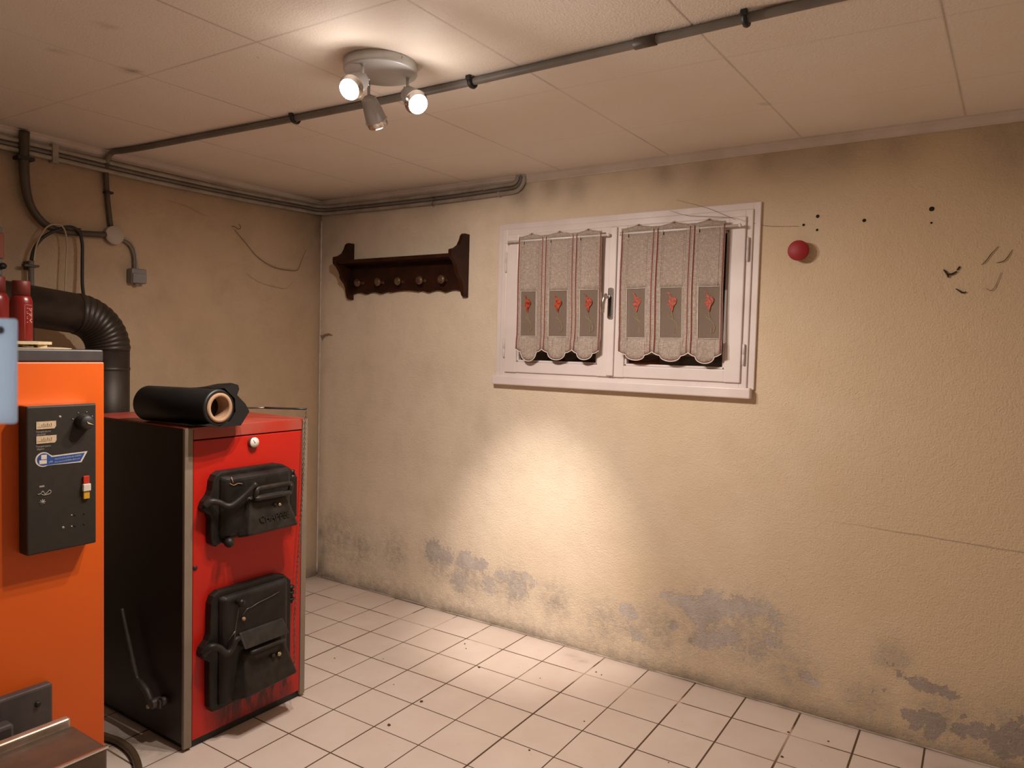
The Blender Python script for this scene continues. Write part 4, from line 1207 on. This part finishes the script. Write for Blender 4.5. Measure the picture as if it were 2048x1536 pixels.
def low_door():
    d = MB()
    out = [(-1.472, 0.325), (-1.466, 0.340), (-1.448, 0.358), (-1.440, 0.38), (-1.438, 0.480), (-1.428, 0.503), (-1.405, 0.515), (-1.175, 0.515), (-1.140, 0.506), (-1.108, 0.478), (-1.106, 0.180), (-1.118, 0.150), (-1.150, 0.132), (-1.200, 0.125), (-1.400, 0.108), (-1.428, 0.110), (-1.440, 0.130), (-1.442, 0.285), (-1.455, 0.295), (-1.468, 0.308)]
    d.prism(out, 'x', RX1-0.002, RX1+0.028, 0.006)
    door = d.build('lower_door', IR, rb)
    b = MB()
    quadblock(b, [(RX1+0.026, y, z) for y, z in ((-1.415, 0.118), (-1.128, 0.138), (-1.128, 0.500), (-1.415, 0.500))],
              [(RX1+0.052, y, z) for y, z in ((-1.398, 0.128), (-1.145, 0.146), (-1.145, 0.488), (-1.398, 0.488))], 0.011)
    b.build('raised_panel', IR, door)
    f = MB()
    quadblock(f, [(RX1+0.045, y, z) for y, z in ((-1.375, 0.128), (-1.125, 0.150), (-1.165, 0.305), (-1.340, 0.305))],
              [(RX1+0.105, -1.350, 0.148), (RX1+0.105, -1.135, 0.160), (RX1+0.070, -1.175, 0.285), (RX1+0.070, -1.335, 0.285)], 0.009)
    f.build('air_flap', IW, door)
    h = MB()
    quadblock(h, [(RX1+0.050, y, z) for y, z in ((-1.350, 0.318), (-1.165, 0.318), (-1.165, 0.362), (-1.350, 0.362))],
              [(RX1+0.092, -1.350, 0.312), (RX1+0.092, -1.165, 0.312), (RX1+0.058, -1.168, 0.360), (RX1+0.058, -1.347, 0.360)], 0.004)
    h.build('flap_hood', IW, door)
    q = MB(); q.tube([(RX1+0.085, -1.325, 0.292), (RX1+0.094, -1.30, 0.296), (RX1+0.094, -1.21, 0.296), (RX1+0.085, -1.185, 0.292)], 0.007, 8, 3); q.build('flap_handle', IW, door)
    l = MB()
    l.tube([(RX1+0.030, -1.466, 0.318), (RX1+0.045, -1.450, 0.342), (RX1+0.055, -1.425, 0.335), (RX1+0.065, -1.405, 0.312), (RX1+0.070, -1.388, 0.320), (RX1+0.070, -1.372, 0.348), (RX1+0.070, -1.356, 0.350)], 0.010, 10, 5, radii=[0.013, 0.014, 0.011, 0.013, 0.010, 0.011, 0.009])
    l.build('latch_handle', M['iron_worn'], door)
    k = MB(); k.cyl((RX1+0.05, -1.352, 0.470), (RX1+0.062, -1.352, 0.470), 0.010, 12); k.sphere((RX1+0.070, -1.352, 0.470), 0.014, 14, 10)
    k.build('knob', IR, door)
    for y, z, m in ((-1.232, 0.250, IW), (-1.206, 0.247, M['brass'])):
        s = MB(); s.lathe((RX1+0.082, y, z), (1, 0, 0.3), [(0.008, 0), (0.008, 0.005), (0.006, 0.008), (0, 0.0085)], 12); s.build('screw', m, door)
    s = MB(); s.sphere((RX1+0.056, -1.332, 0.405), 0.007, 10, 8); s.build('rusty_bolt', M['cardboard'], door)
    g = MB(); g.cyl((RX1+0.020, -1.103, 0.39), (RX1+0.020, -1.103, 0.455), 0.008, 12)
    for z in (0.405, 0.43, 0.45): g.cyl((RX1+0.020, -1.103, z-0.005), (RX1+0.020, -1.103, z+0.003), 0.013, 12)
    g.build('hinge', IW, door)
    c = MB(); c.tube([(RX1+0.066, -1.358, 0.458), (RX1+0.068, -1.366, 0.42), (RX1+0.070, -1.375, 0.375), (RX1+0.072, -1.380, 0.345)], 0.0012, 5, 4); c.tube([(RX1+0.070, -1.374, 0.38), (RX1+0.060, -1.400, 0.345)], 0.0012, 5, 1)
    c.build('wire_tie', M['steel'], door)
    c = MB(); c.tube([(RX1+0.055, -1.335, 0.418), (RX1+0.056, -1.318, 0.436), (RX1+0.055, -1.30, 0.437), (RX1+0.055, -1.27, 0.445), (RX1+0.055, -1.22, 0.452), (RX1+0.055, -1.185, 0.460)], 0.0012, 5, 3)
    c.build('scratched_line', M['steel'], door)
low_door()
# shaker lever on the left side
sl = MB()
yb = RY0 - 0.022
sl.tube([(0.752, yb-0.004, 0.415), (0.770, yb-0.004, 0.37), (0.787, yb-0.004, 0.33), (0.815, yb-0.004, 0.265), (0.838, yb-0.004, 0.215), (0.852, yb-0.004, 0.192), (0.880, yb-0.006, 0.184), (0.912, yb-0.006, 0.170), (0.935, yb-0.006, 0.145), (0.948, yb-0.004, 0.130)], 0.006, 10, 5, radii=[0.007, 0.007, 0.008, 0.0085, 0.0085, 0.009, 0.011, 0.012, 0.012, 0.010])
slo = sl.build('shaker_lever', M['lever'], rb)
mb = MB(); mb.cyl((0.960, RY0-0.002, 0.142), (0.960, yb-0.02, 0.142), 0.017, 16, bev=0.002); mb.cyl((0.985, RY0+0.001, 0.150), (0.985, yb, 0.150), 0.014, 14); mb.box(0.945, 0.99, yb-0.006, yb+0.010, 0.128, 0.156, 0.004); mb.build('lever_hub', M['lever'], slo)
mb = MB(); mb.cyl((0.925, RY0, 0.120), (0.925, yb-0.012, 0.120), 0.007, 10); mb.build('bolt', M['brass'], slo)

# damper rod and chain
mb = MB(); mb.tube([(0.985, -1.135, 1.107), (1.05, -1.094, 1.107), (1.118, -1.050, 1.107)], 0.0038, 8, 2); dr = mb.build('damper_arm', M['black'], rb)
mb = MB(); mb.tube([(0.86, -1.20, 1.098), (0.92, -1.17, 1.104), (0.985, -1.135, 1.107)], 0.0033, 8, 2); mb.cyl((0.86, -1.20, 1.068), (0.86, -1.20, 1.104), 0.012, 14); mb.build('arm_socket', M['steel'], dr)
def chain(mb, pts, pitch, wire, lw):
    pts = [Vector(p) for p in pts]
    # resample
    L = [0]
    for a, b in zip(pts, pts[1:]): L.append(L[-1] + (b-a).length)
    def at(s):
        for i in range(len(L)-1):
            if s <= L[i+1]:
                t = (s - L[i]) / max(1e-9, L[i+1]-L[i]); return pts[i].lerp(pts[i+1], t)
        return pts[-1]
    n = int(L[-1] / pitch)
    for i in range(n):
        a = at(i*pitch); b = at(min(L[-1], (i+1)*pitch)); d, u, v = frame_of(b-a)
        c = (a+b)/2; hl = pitch*0.62
        side = (u*0.7 + v*0.7) if i % 2 else (u*0.7 - v*0.7)
        P = [c - d*hl + side*0, c - d*hl*0.55 + side*lw, c + d*hl*0.55 + side*lw, c + d*hl, c + d*hl*0.55 - side*lw, c - d*hl*0.55 - side*lw]
        mb.tube(P, wire, 4, 1, closed=True)
mb = MB()
chain(mb, [(1.117, -1.051, 1.105), (1.119, -1.058, 1.06), (1.120, -1.062, 0.95), (1.121, -1.068, 0.82), (1.122, -1.076, 0.70), (1.124, -1.086, 0.58), (1.126, -1.094, 0.48), (1.127, -1.098, 0.42), (1.135, -1.110, 0.33), (1.155, -1.125, 0.24), (1.175, -1.140, 0.165)], 0.0095, 0.0012, 0.0027)
mb.build('damper_chain', M['steel'], rb)['label'] = 'thin steel chain hanging from the lever arm'

# ------------------------------------------------------------------ roll of black plastic
ro = empty('plastic_roll', (0.98, -1.458, 1.068), 'roll of black plastic sheeting on a cardboard tube, on the red boiler', 'roll')
P0 = Vector((0.80, -1.474, 1.1295)); P1 = Vector((1.155, -1.440, 1.1345))
d, u, v = frame_of(P1 - P0); L = (P1-P0).length
mb = MB()
NR = 48
prof = [(0.050, -0.004), (0.056, 0.0), (0.0605, 0.006), (0.0605, L*0.5), (0.0605, L-0.006), (0.0585, L), (0.0485, L+0.001), (0.0485, L-0.05)]
mb.lathe(P0, d, prof, NR)
# spiral lip of the loose end
mb.tube([P0 + d*(L*k/12) + Vector((0, 0.030, -0.0525)) + Vector((0, 0.004*noise.noise(Vector((k*0.7, 1, 0))), 0)) for k in range(13)], 0.004, 6, 2)
mb.build('sheeting', M['black_plastic'], ro)
cb = MB()
cb.lathe(P0, d, [(0.0480, L-0.06), (0.0480, L+0.004), (0.0365, L+0.004), (0.0360, L+0.001), (0.0360, 0.02)], 40, caps=False)
cb.build('cardboard_tube', M['cardboard'], ro)
# crumpled loose end: a folded sheet standing out beside and below the roll
fb = MB()
up0 = Vector((0, 0, 1)); side = d.cross(up0).normalized() * -1     # points to +Y side
if side.y < 0: side = -side
sheet = [(-0.060, -0.052), (0.00, -0.066), (0.050, -0.066), (0.085, -0.068), (0.122, -0.020), (0.104, 0.008), (0.070, 0.040), (0.076, 0.058), (0.072, 0.072), (0.052, 0.078), (0.034, 0.070), (0.016, 0.062), (0.060, 0.028), (0.062, -0.018), (0.040, -0.046), (0.0, -0.0605), (-0.04, -0.050)]
ring_prev = None
for kk, t0 in enumerate([L-0.150, L-0.11, L-0.07, L-0.035, L-0.01, L+0.003]):
    amp = [0.35, 0.6, 0.85, 0.95, 1.0, 0.97][kk]
    ring = []
    for j, (a_, b_) in enumerate(sheet):
        rr = sqrt(a_*a_ + b_*b_); base = 0.060 / max(rr, 1e-6)
        aa, bb = a_, b_
        if rr > 0.062:
            f = 1 + (rr/0.060 - 1) * amp
            aa, bb = a_*base*f, b_*base*f
        nz = noise.noise(Vector((aa*40, bb*40, t0*25)))*0.0025
        q = P0 + d*t0 + side*(aa+nz) + up0*max(bb + nz, -0.0640 + (0.0 if t0 < L-0.06 else 0.0))
        ring.append(fb.bm.verts.new(q))
    if ring_prev:
        n = len(ring)
        for j in range(n):
            fb._face([ring_prev[j], ring_prev[(j+1) % n], ring[(j+1) % n], ring[j]], False)
    else:
        fb._face(ring[::-1])
    ring_prev = ring
fb._face(ring_prev)
fb.sphere(P0 + d*(L-0.02) + side*0.060 + up0*0.062, 0.013, 8, 6, (1.2, 1.3, 0.9))
fb.build('loose_end', M['black_plastic'], ro)

# ------------------------------------------------------------------ orange boiler
OX0, OX1, OY0, OY1, OZ = 0.42, 1.10, -2.42, -1.776, 1.280
ob = empty('orange_boiler', (0.76, -2.10, 0), 'orange oil boiler with a dark control panel and burner', 'boiler')
mb = MB(); mb.box(OX0, OX1-0.02, OY0+0.004, OY1-0.004, 0.0, OZ-0.002, 0.002); mb.build('casing', M['brown_side'], ob)
mb = MB(); mb.box(OX1-0.022, OX1, OY0, OY1, 0.030, OZ, 0.003); mb.build('front_panel', M['orange'], ob)
mb = MB(); mb.box(OX0, OX1-0.004, OY0, OY1, OZ+0.001, OZ+0.035, 0.004); mb.build('lid', M['dark_lid'], ob)
CX = 1.148
cp = MB(); cp.box(OX1, CX, -1.998, -1.822, 0.773, 1.166, 0.004); cp = cp.build('control_panel', M['dark_panel'], ob)
mb = MB(); mb.box(OX1+0.002, CX-0.001, -1.995, -1.825, 1.1655, 1.1675); mb.build('top_strip', M['chrome'], cp)['label'] = 'shiny top edge'
for z0, y1 in ((1.105, -1.927), (1.067, -1.926)):
    mb = MB(); mb.prism([(-1.975, z0), (y1-0.004, z0), (y1, z0+0.006), (y1, z0+0.020), (-1.975, z0+0.020)], 'x', CX-0.001, CX+0.0015); dsp = mb.build('gauge_window', M['label_cream'], cp)
    mb = MB()
    for k in range(6):
        y = -1.962 + k*0.0045
        mb.box(CX+0.0014, CX+0.0018, y, y+0.0012, z0+0.008, z0+0.012+0.003*(k % 2))
    mb.box(CX+0.0014, CX+0.0018, -1.972, -1.937, z0+0.0055, z0+0.0063)
    mb.build('scale_marks', M['dirt'], dsp)
tb = MB()
add_text(tb, 'Température', 0.0075, (CX+0.0006, -1.958, 1.0985), (0, 1, 0), (0, 0, 1), 0, 0.9)
add_text(tb, 'sécurité', 0.0075, (CX+0.0006, -1.963, 1.0915), (0, 1, 0), (0, 0, 1), 0, 0.9)
add_text(tb, 'Température', 0.0075, (CX+0.0006, -1.958, 1.0595), (0, 1, 0), (0, 0, 1), 0, 0.9)
add_text(tb, 'départ', 0.0075, (CX+0.0006, -1.965, 1.0525), (0, 1, 0), (0, 0, 1), 0, 0.9)
# small symbols: bar, radiator loop, sun star
tb.box(CX, CX+0.0006, -1.968, -1.956, 0.951, 0.955)
tb.tube([(CX+0.0006, -1.973, 0.933), (CX+0.0006, -1.965, 0.934), (CX+0.0006, -1.960, 0.940), (CX+0.0006, -1.955, 0.932), (CX+0.0006, -1.948, 0.936), (CX+0.0006, -1.944, 0.940), (CX+0.0006, -1.940, 0.937), (CX+0.0006, -1.943, 0.931), (CX+0.0006, -1.955, 0.929), (CX+0.0006, -1.963, 0.931)], 0.0011, 5, 3)
for k in range(4):
    a = k*pi/4
    tb.tube([(CX+0.0005, -1.961-0.0075*cos(a), 0.911-0.0075*sin(a)), (CX+0.0005, -1.961+0.0075*cos(a), 0.911+0.0075*sin(a))], 0.0010, 4, 1)
for yy, zz, r in ((-1.888, 0.863, 0.0022), (-1.888, 0.832, 0.0024), (-1.910, 0.833, 0.0035), (-1.917, 1.135, 0.0035)):
    tb.lathe((CX, yy, zz), (1, 0, 0), [(r, 0), (r, 0.0008), (0, 0.001)], 10)
for a in (160, 115, 70, 30, 0, -25):
    a = radians(a)
    tb.tube([(CX+0.0005, -1.858+0.0265*cos(a), 1.117+0.0265*sin(a)), (CX+0.0005, -1.858+0.030*cos(a), 1.117+0.030*sin(a))], 0.0013, 4, 1)
tb.build('printed_marks', M['print_grey'], cp)
mb = MB()
for yy in (-1.879, -1.855):
    for zz in (0.862, 0.832): mb.lathe((CX, yy, zz), (1, 0, 0), [(0.0032, 0), (0.0032, 0.0006), (0, 0.0008)], 10)
mb.build('screw_holes', M['hole'], cp)
mb = MB(); mb.lathe((CX, -1.858, 1.117), (1, 0, 0), [(0.022, 0), (0.023, 0.003), (0.021, 0.012), (0.018, 0.026), (0.016, 0.028), (0, 0.0285)], 28); kn = mb.build('dial_knob', M['black'], cp)
mb = MB(); mb.prism([(-1.862, 1.121), (-1.858, 1.114), (-1.843, 1.110)], 'x', CX+0.0275, CX+0.0297); mb.build('pointer', M['label_cream'], kn)
# sticker
stk = []
cy, cz, rr = -1.958, 1.024, 0.0195
for k in range(25):
    a = radians(40 + k*(300-40)/24)
    stk.append((cy + rr*cos(a), cz + rr*sin(a)))
stk += [(-1.862, 1.006), (-1.846, 1.035), (-1.936, 1.032)]
mb = MB(); mb.prism(stk, 'x', CX, CX+0.0006); st = mb.build('service_sticker', M['sticker_white'], cp)
mb = MB(); mb.prism([(-1.957+0.0165*cos(radians(45+k*10.5)), 1.024+0.0165*sin(radians(45+k*10.5))) for k in range(24)] + [(-1.865, 1.0095), (-1.853, 1.0315), (-1.938, 1.0285)], 'x', CX+0.0006, CX+0.0009); mb.build('sticker_field', M['sticker_blue'], st)
mb = MB(); mb.box(CX+0.0009, CX+0.0012, -1.9635, -1.950, 1.0245, 1.0365); mb.box(CX+0.0009, CX+0.0012, -1.968, -1.950, 1.0125, 1.0225); mb.build('sticker_emblem', M['sticker_white'], st)
mb = MB()
rnd = random.Random(3)
for row, (y0, y1, z, dz) in enumerate(((-1.930, -1.862, 1.0205, 0.0045), (-1.930, -1.868, 1.0125, 0.004), (-1.945, -1.936, 1.014, 0.005))):
    y = y0
    while y < y1:
        wd = rnd.uniform(0.0015, 0.004)
        hgt = dz*rnd.uniform(0.5, 0.9)
        mb.box(CX+0.0009, CX+0.0012, y, y+wd, z + (y-y0)*0.05, z + (y-y0)*0.05 + hgt)
        y += wd + 0.0011
mb.build('sticker_print', M['sticker_print'], st)
mb = MB(); mb.box(CX, CX+0.006, -1.859, -1.843, 0.946, 0.967, 0.0015); mb.build('switch', M['btn_red'], cp)['label'] = 'red switch'
mb = MB(); mb.box(CX, CX+0.010, -1.861, -1.841, 0.925, 0.945, 0.0015); mb.build('switch', M['btn_white'], cp)['label'] = 'white switch'
mb = MB(); mb.box(CX, CX+0.007, -1.859, -1.843, 0.903, 0.924, 0.0015); mb.build('switch', M['btn_yellow'], cp)['label'] = 'yellow switch'
# burner
bp = MB(); bp.box(OX1-0.002, OX1+0.032, -2.28, -1.929, 0.10, 0.405, 0.006); bp = bp.build('burner_plate', M['burner_plate'], ob)
mb = MB(); mb.lathe((OX1+0.030, -1.968, 0.362), (1, 0, 0), [(0.008, 0), (0.008, 0.006), (0.005, 0.008), (0, 0.008)], 6, smooth=False); mb.build('bolt', M['iron_worn'], bp)
mb = MB(); mb.box(OX1+0.030, OX1+0.075, -2.12, -2.040, 0.27, 0.352, 0.008); mb.build('hinge_block', M['burner_plate'], bp)
bu = MB(); bu.box(1.295, 1.466, -2.26, -1.955, 0.06, 0.350, 0.006, 3); bu = bu.build('burner', M['burner_metal'], ob)
mb = MB(); mb.cyl((OX1+0.03, -2.12, 0.20), (1.297, -2.12, 0.20), 0.055, 24); mb.build('blast_tube', M['iron_worn'], bu)
mb = MB(); mb.box(1.272, 1.297, -2.27, -1.960, 0.05, 0.372, 0.006, 3); mb.build('rear_flange', M['burner_rim'], bu)
mb = MB(); mb.box(1.4595, 1.4675, -2.262, -1.953, 0.3455, 0.3520, 0.0015); mb.build('edge_highlight', M['chrome'], bu)  # chrome sliver put in as the highlight along the cover's front edge

# things on the orange boiler
LZ = OZ + 0.035
cbx = empty('cardboard_sheet', (0.95, -1.92, LZ), 'torn pale cardboard lying flat on the orange boiler', 'cardboard')
mb = MB(); mb.prism([(0.80, -2.10), (1.05, -2.10), (1.06, -1.93), (1.045, -1.89), (0.80, -1.86)], 'z', LZ+0.012, LZ+0.020); mb.build('top_sheet', M['cardboard_pale'], cbx)
mb = MB(); mb.prism([(0.78, -2.12), (1.07, -2.12), (1.08, -1.90), (1.07, -1.85), (0.9, -1.80), (0.78, -1.82)], 'z', LZ+0.0005, LZ+0.003); mb.build('bottom_sheet', M['cardboard_pale'], cbx)
mb = MB()
for x, y in ((0.85, -2.08), (0.85, -1.90), (1.0, -2.08), (1.035, -1.915), (0.92, -1.94)): mb.box(x-0.012, x+0.012, y-0.012, y+0.012, LZ+0.002, LZ+0.013)
mb.build('crumpled_folds', M['cardboard_pale'], cbx)
def extinguisher(x, y, r, z0, z1, label, name, marks):
    e = empty(name, (x, y, z0), label, 'fire extinguisher')
    hh = z1 - z0
    mb = MB(); mb.lathe((x, y, z0), (0, 0, 1), [(r*0.93, 0), (r, 0.004), (r, hh*0.62), (r*0.97, hh*0.68), (r*0.86, hh*0.735), (r*0.74, hh*0.76)], 32)
    body = mb.build('bottle', M['ext_red'], e)
    mb = MB(); mb.lathe((x, y, z0), (0, 0, 1), [(r*0.80, hh*0.745), (r*0.80, hh*0.985), (r*0.76, hh), (0, hh)], 28); mb.build('cap', M['ext_cap'], e)
    if marks:
        tbx = MB()
        me = text_mesh('PIPIM', 0.026, 0)
        ca = math.atan2(CAM.y - y, CAM.x - x) + radians(44)
        # wrap text round the cylinder, reading downwards
        for vtx in me.vertices:
            s_, t_ = vtx.co.x, vtx.co.y
            an = ca + t_ / r
            vtx.co = Vector((x + (r+0.0006)*cos(an), y + (r+0.0006)*sin(an), z0 + hh*0.43 - s_*0.72))
        tbx.bm.from_mesh(me); bpy.data.meshes.remove(me)
        for an0, z_0, z_1 in ((ca - radians(27), z0+0.004, z0+hh*0.60),):
            tbx.tube([(x + (r+0.0004)*cos(an0), y + (r+0.0004)*sin(an0), z_0), (x + (r+0.0004)*cos(an0), y + (r+0.0004)*sin(an0), z_1)], 0.0005, 4, 1)
            tbx.tube([(x + (r+0.0004)*cos(an0+q*0.1), y + (r+0.0004)*sin(an0+q*0.1), z_1) for q in range(9)], 0.0005, 4, 1)
        tbx.build('lettering', M['ext_print'], body)
    return e
extinguisher(0.95, -1.927, 0.0275, LZ+0.020, 1.503, 'small red bottle extinguisher with vertical lettering, on the orange boiler', 'fire_extinguisher', True)
extinguisher(0.80, -1.940, 0.040, LZ+0.020, 1.520, 'larger dull red extinguisher at the left edge behind the lettered one', 'fire_extinguisher', False)

# hose on the floor between the boilers
mb = MB(); mb.tube([(0.60, -1.66, 0.013), (0.70, -1.64, 0.013), (0.81, -1.622, 0.013), (0.87, -1.612, 0.013), (0.955, -1.618, 0.013), (1.035, -1.642, 0.013), (1.11, -1.68, 0.013), (1.2, -1.75, 0.013), (1.3, -1.88, 0.013), (1.36, -2.02, 0.013)], 0.012, 10, 5)
tag(mb.build('rubber_hose', M['hose']), 'brown rubber hose snaking over the floor between the two boilers', 'hose')

# ------------------------------------------------------------------ small things on the walls
pl = empty('wall_plug', (2.611, 0, 1.72), 'round crimson plastic cap standing out of the wall right of the window', 'wall cap')
mb = MB(); mb.lathe((2.608, -0.0005, 1.741), (0, -1, 0), [(0.026, 0), (0.026, 0.020), (0.036, 0.022), (0.037, 0.024), (0.037, 0.036), (0.035, 0.038), (0, 0.0385)], 36); mb.build('cap', M['plug_red'], pl)

mb = MB(); mb.tube([(0.856, -0.036, 2.098), (0.862, -0.036, 2.090), (0.856, -0.036, 2.082), (0.848, -0.036, 2.072), (0.846, -0.036, 2.064), (0.852, -0.036, 2.056), (0.860, -0.036, 2.062)], 0.0016, 6, 4)
mb.tube([(0.856, -0.036, 2.098), (0.848, -0.034, 2.101), (0.842, -0.030, 2.094)], 0.0016, 6, 3)
tag(mb.build('s_hook', M['conduit_dark']), 'small rusty S hook hanging from the conduits above the coat rack', 'hook')
mb = MB(); mb.tube([(0.0005, -0.585, 1.930), (0.020, -0.582, 1.928), (0.030, -0.572, 1.918), (0.032, -0.560, 1.920), (0.028, -0.553, 1.932), (0.022, -0.560, 1.943)], 0.0017, 6, 4)
tag(mb.build('wall_hook', M['conduit_dark']), 'tiny open screw hook in the wall above the red boiler', 'hook')

def web(pts, r, m, label, sub=5):
    mb = MB()
    if isinstance(pts[0][0], (int, float)): pts = [pts]
    for q in pts:
        n_ = len(q)
        mb.tube(q, r, 5, sub, radii=[r*(0.45 + 0.9*sin(pi*(i+0.5)/n_)) for i in range(n_)])
    return tag(mb.build('cobweb', m), label, 'cobweb')
web([(0.006, -0.572, 1.914), (0.006, -0.507, 1.858), (0.006, -0.436, 1.796), (0.006, -0.341, 1.755), (0.006, -0.243, 1.747), (0.006, -0.175, 1.754), (0.006, -0.151, 1.797), (0.006, -0.117, 1.870)], 0.0020, M['web'], 'sagging dusty cobweb strand between the screw hook and the corner')
web([(0.005, -0.50, 1.70), (0.005, -0.42, 1.665), (0.005, -0.33, 1.650), (0.005, -0.25, 1.648), (0.005, -0.20, 1.69)], 0.0006, M['web'], 'faint thin cobweb strand low on the boiler wall')
web([(0.005, -0.93, 1.995), (0.005, -0.83, 1.985), (0.005, -0.77, 1.965), (0.005, -0.72, 1.958)], 0.0006, M['web'], 'very thin cobweb thread under the conduits on the boiler wall')
mb = MB()
mb.prism([(0.008, 1.402), (0.022, 1.398), (0.045, 1.407), (0.080, 1.412), (0.112, 1.400), (0.085, 1.402), (0.052, 1.396), (0.035, 1.384), (0.028, 1.370), (0.022, 1.385)], 'y', -0.006, -0.008)
tag(mb.build('cobweb', M['web']), 'ragged dusty cobweb flake on the wall beside the corner', 'cobweb')
web([[(3.074, -0.004, 1.655), (3.083, -0.006, 1.643), (3.087, -0.006, 1.636), (3.089, -0.004, 1.628)], [(3.087, -0.006, 1.638), (3.100, -0.005, 1.640), (3.112, -0.004, 1.648)], [(3.113, -0.003, 1.652), (3.120, -0.003, 1.664)]], 0.0026, M['web_dark'], 'thick black sooty cobweb scrap right of the red cap', 4)
web([[(3.112, -0.004, 1.590), (3.126, -0.006, 1.580), (3.132, -0.006, 1.576), (3.142, -0.004, 1.579)]], 0.0020, M['web_dark'], 'small dark cobweb scrap below the thick black one', 4)
web([[(3.180, -0.003, 1.667), (3.192, -0.004, 1.678), (3.205, -0.004, 1.700), (3.225, -0.003, 1.725)]], 0.0009, M['web_dark'], 'slanting thin dark cobweb streak high on the right of the wall', 4)
web([[(3.222, -0.003, 1.672), (3.240, -0.004, 1.676), (3.252, -0.004, 1.690), (3.262, -0.003, 1.712)]], 0.0009, M['web_dark'], 'hooked thin dark cobweb streak nearest the right edge', 4)
web([[(3.195, -0.003, 1.590), (3.210, -0.004, 1.582), (3.222, -0.004, 1.595), (3.236, -0.003, 1.640)]], 0.0008, M['web'], 'faint brown cobweb curl low among the scraps on the right', 4)
web([[(2.10, -0.030, 1.93), (2.17, -0.034, 1.905), (2.26, -0.034, 1.893), (2.36, -0.032, 1.880), (2.41, -0.034, 1.862)], [(2.12, -0.003, 1.975), (2.25, -0.02, 1.930), (2.37, -0.033, 1.872)], [(2.38, -0.03, 1.875), (2.48, -0.004, 1.845), (2.60, -0.002, 1.835)]], 0.0006, M['web'], 'thin cobweb threads across the top right corner of the window', 4)

HOLES = [(2.664, 1.867, 0.0050), (2.616, 1.839, 0.0038), (2.664, 1.817, 0.0036), (2.821, 1.840, 0.0050), (3.029, 1.863, 0.0065), (3.030, 1.816, 0.0028)]
HL = ['drilled hole in the wall, upper right of the three above the red cap', 'drilled hole in the wall, leftmost of the three above the red cap', 'drilled hole in the wall, lower right of the three above the red cap',
      'lone drilled hole midway between two groups, right of the red cap', 'ragged drilled hole farthest right, the upper one of a pair', 'tiny drilled hole farthest right, the lower one of a pair']
for (x, z, r), lb in zip(HOLES, HL):
    mb = MB(); mb.lathe((x, -0.0012, z), (0, 1, 0), [(r*1.25, 0), (r, 0.0012), (r*0.9, 0.010), (0, 0.011)], 12, caps=False)
    mb.lathe((x, -0.0016, z), (0, 1, 0), [(0, 0), (r, 0.0004)], 12, caps=False)
    tag(mb.build('drill_hole', M['hole']), lb, 'hole', 'drilled holes in the window wall')

# crumbs on the floor
rnd = random.Random(11)
CR = [(1.284, -0.262, .006), (1.320, -0.30, .005), (1.48, -0.42, .009), (1.48, -0.79, .010), (1.50, -0.99, .010), (1.90, -0.16, .006), (1.93, -0.17, .005), (2.68, -0.18, .007), (2.70, -0.36, .008), (2.81, -0.16, .006), (2.74, -0.50, .005), (1.99, -0.83, .006), (1.10, -0.60, .004), (0.93, -0.72, .005), (2.40, -0.62, .004), (1.74, -0.35, .004), (2.05, -0.55, .005), (1.30, -0.75, .004)]
for x, y, r in CR:
    bm = bmesh.new(); r *= 0.62; bmesh.ops.create_icosphere(bm, subdivisions=2, radius=r)
    for vt in bm.verts:
        vt.co *= 1 + 0.45*noise.noise(vt.co*(1.5/r) + Vector((x*9, y*9, 0)))
        vt.co.z *= 0.35
    mn = min(vt.co.z for vt in bm.verts)
    mb = MB(); mb._merge(bm, Matrix.Translation((x, y, -mn)))
    tag(mb.build('dirt_crumb', M['dirt']), 'small brown crumb of dirt lying on the floor tiles', 'dirt', 'crumbs of dirt on the floor tiles')

# ------------------------------------------------------------------ pale blue tag close to the lens
bl_ = empty('hanging_tag', (2.584, -2.627, 1.28), 'pale blue plastic tag hanging blurred at the left edge, close up', 'tag')
ax = Vector((0.834, 0.552, 0.0)); az = Vector((0.015, -0.0, 1.0)).normalized(); ay = az.cross(ax).normalized()
ctr = Vector((2.609, -2.611, 1.3205)) - ax*0.029
mb = MB(); mb.obox(ctr, ax, ay, az, 0.058, 0.005, 0.080, 0.0022); mb.build('tag_plate', M['blue_plastic'], bl_)
mb = MB(); mb.cyl(ctr + ax*0.0185 + az*0.031 + ay*0.0022, ctr + ax*0.0185 + az*0.031 + ay*0.0034, 0.0028, 14); mb.cyl(ctr + ax*0.0185 + az*0.031 - ay*0.0022, ctr + ax*0.0185 + az*0.031 - ay*0.0034, 0.0028, 14); mb.build('eyelet', M['blue_dark'], bl_)
mb = MB(); mb.tube([ctr - ax*0.02 + az*0.036, ctr - ax*0.022 + az*0.2, ctr - ax*0.022 + Vector((0, 0, H - ctr.z))], 0.0012, 6, 1); mb.build('string', M['blue_dark'], bl_)
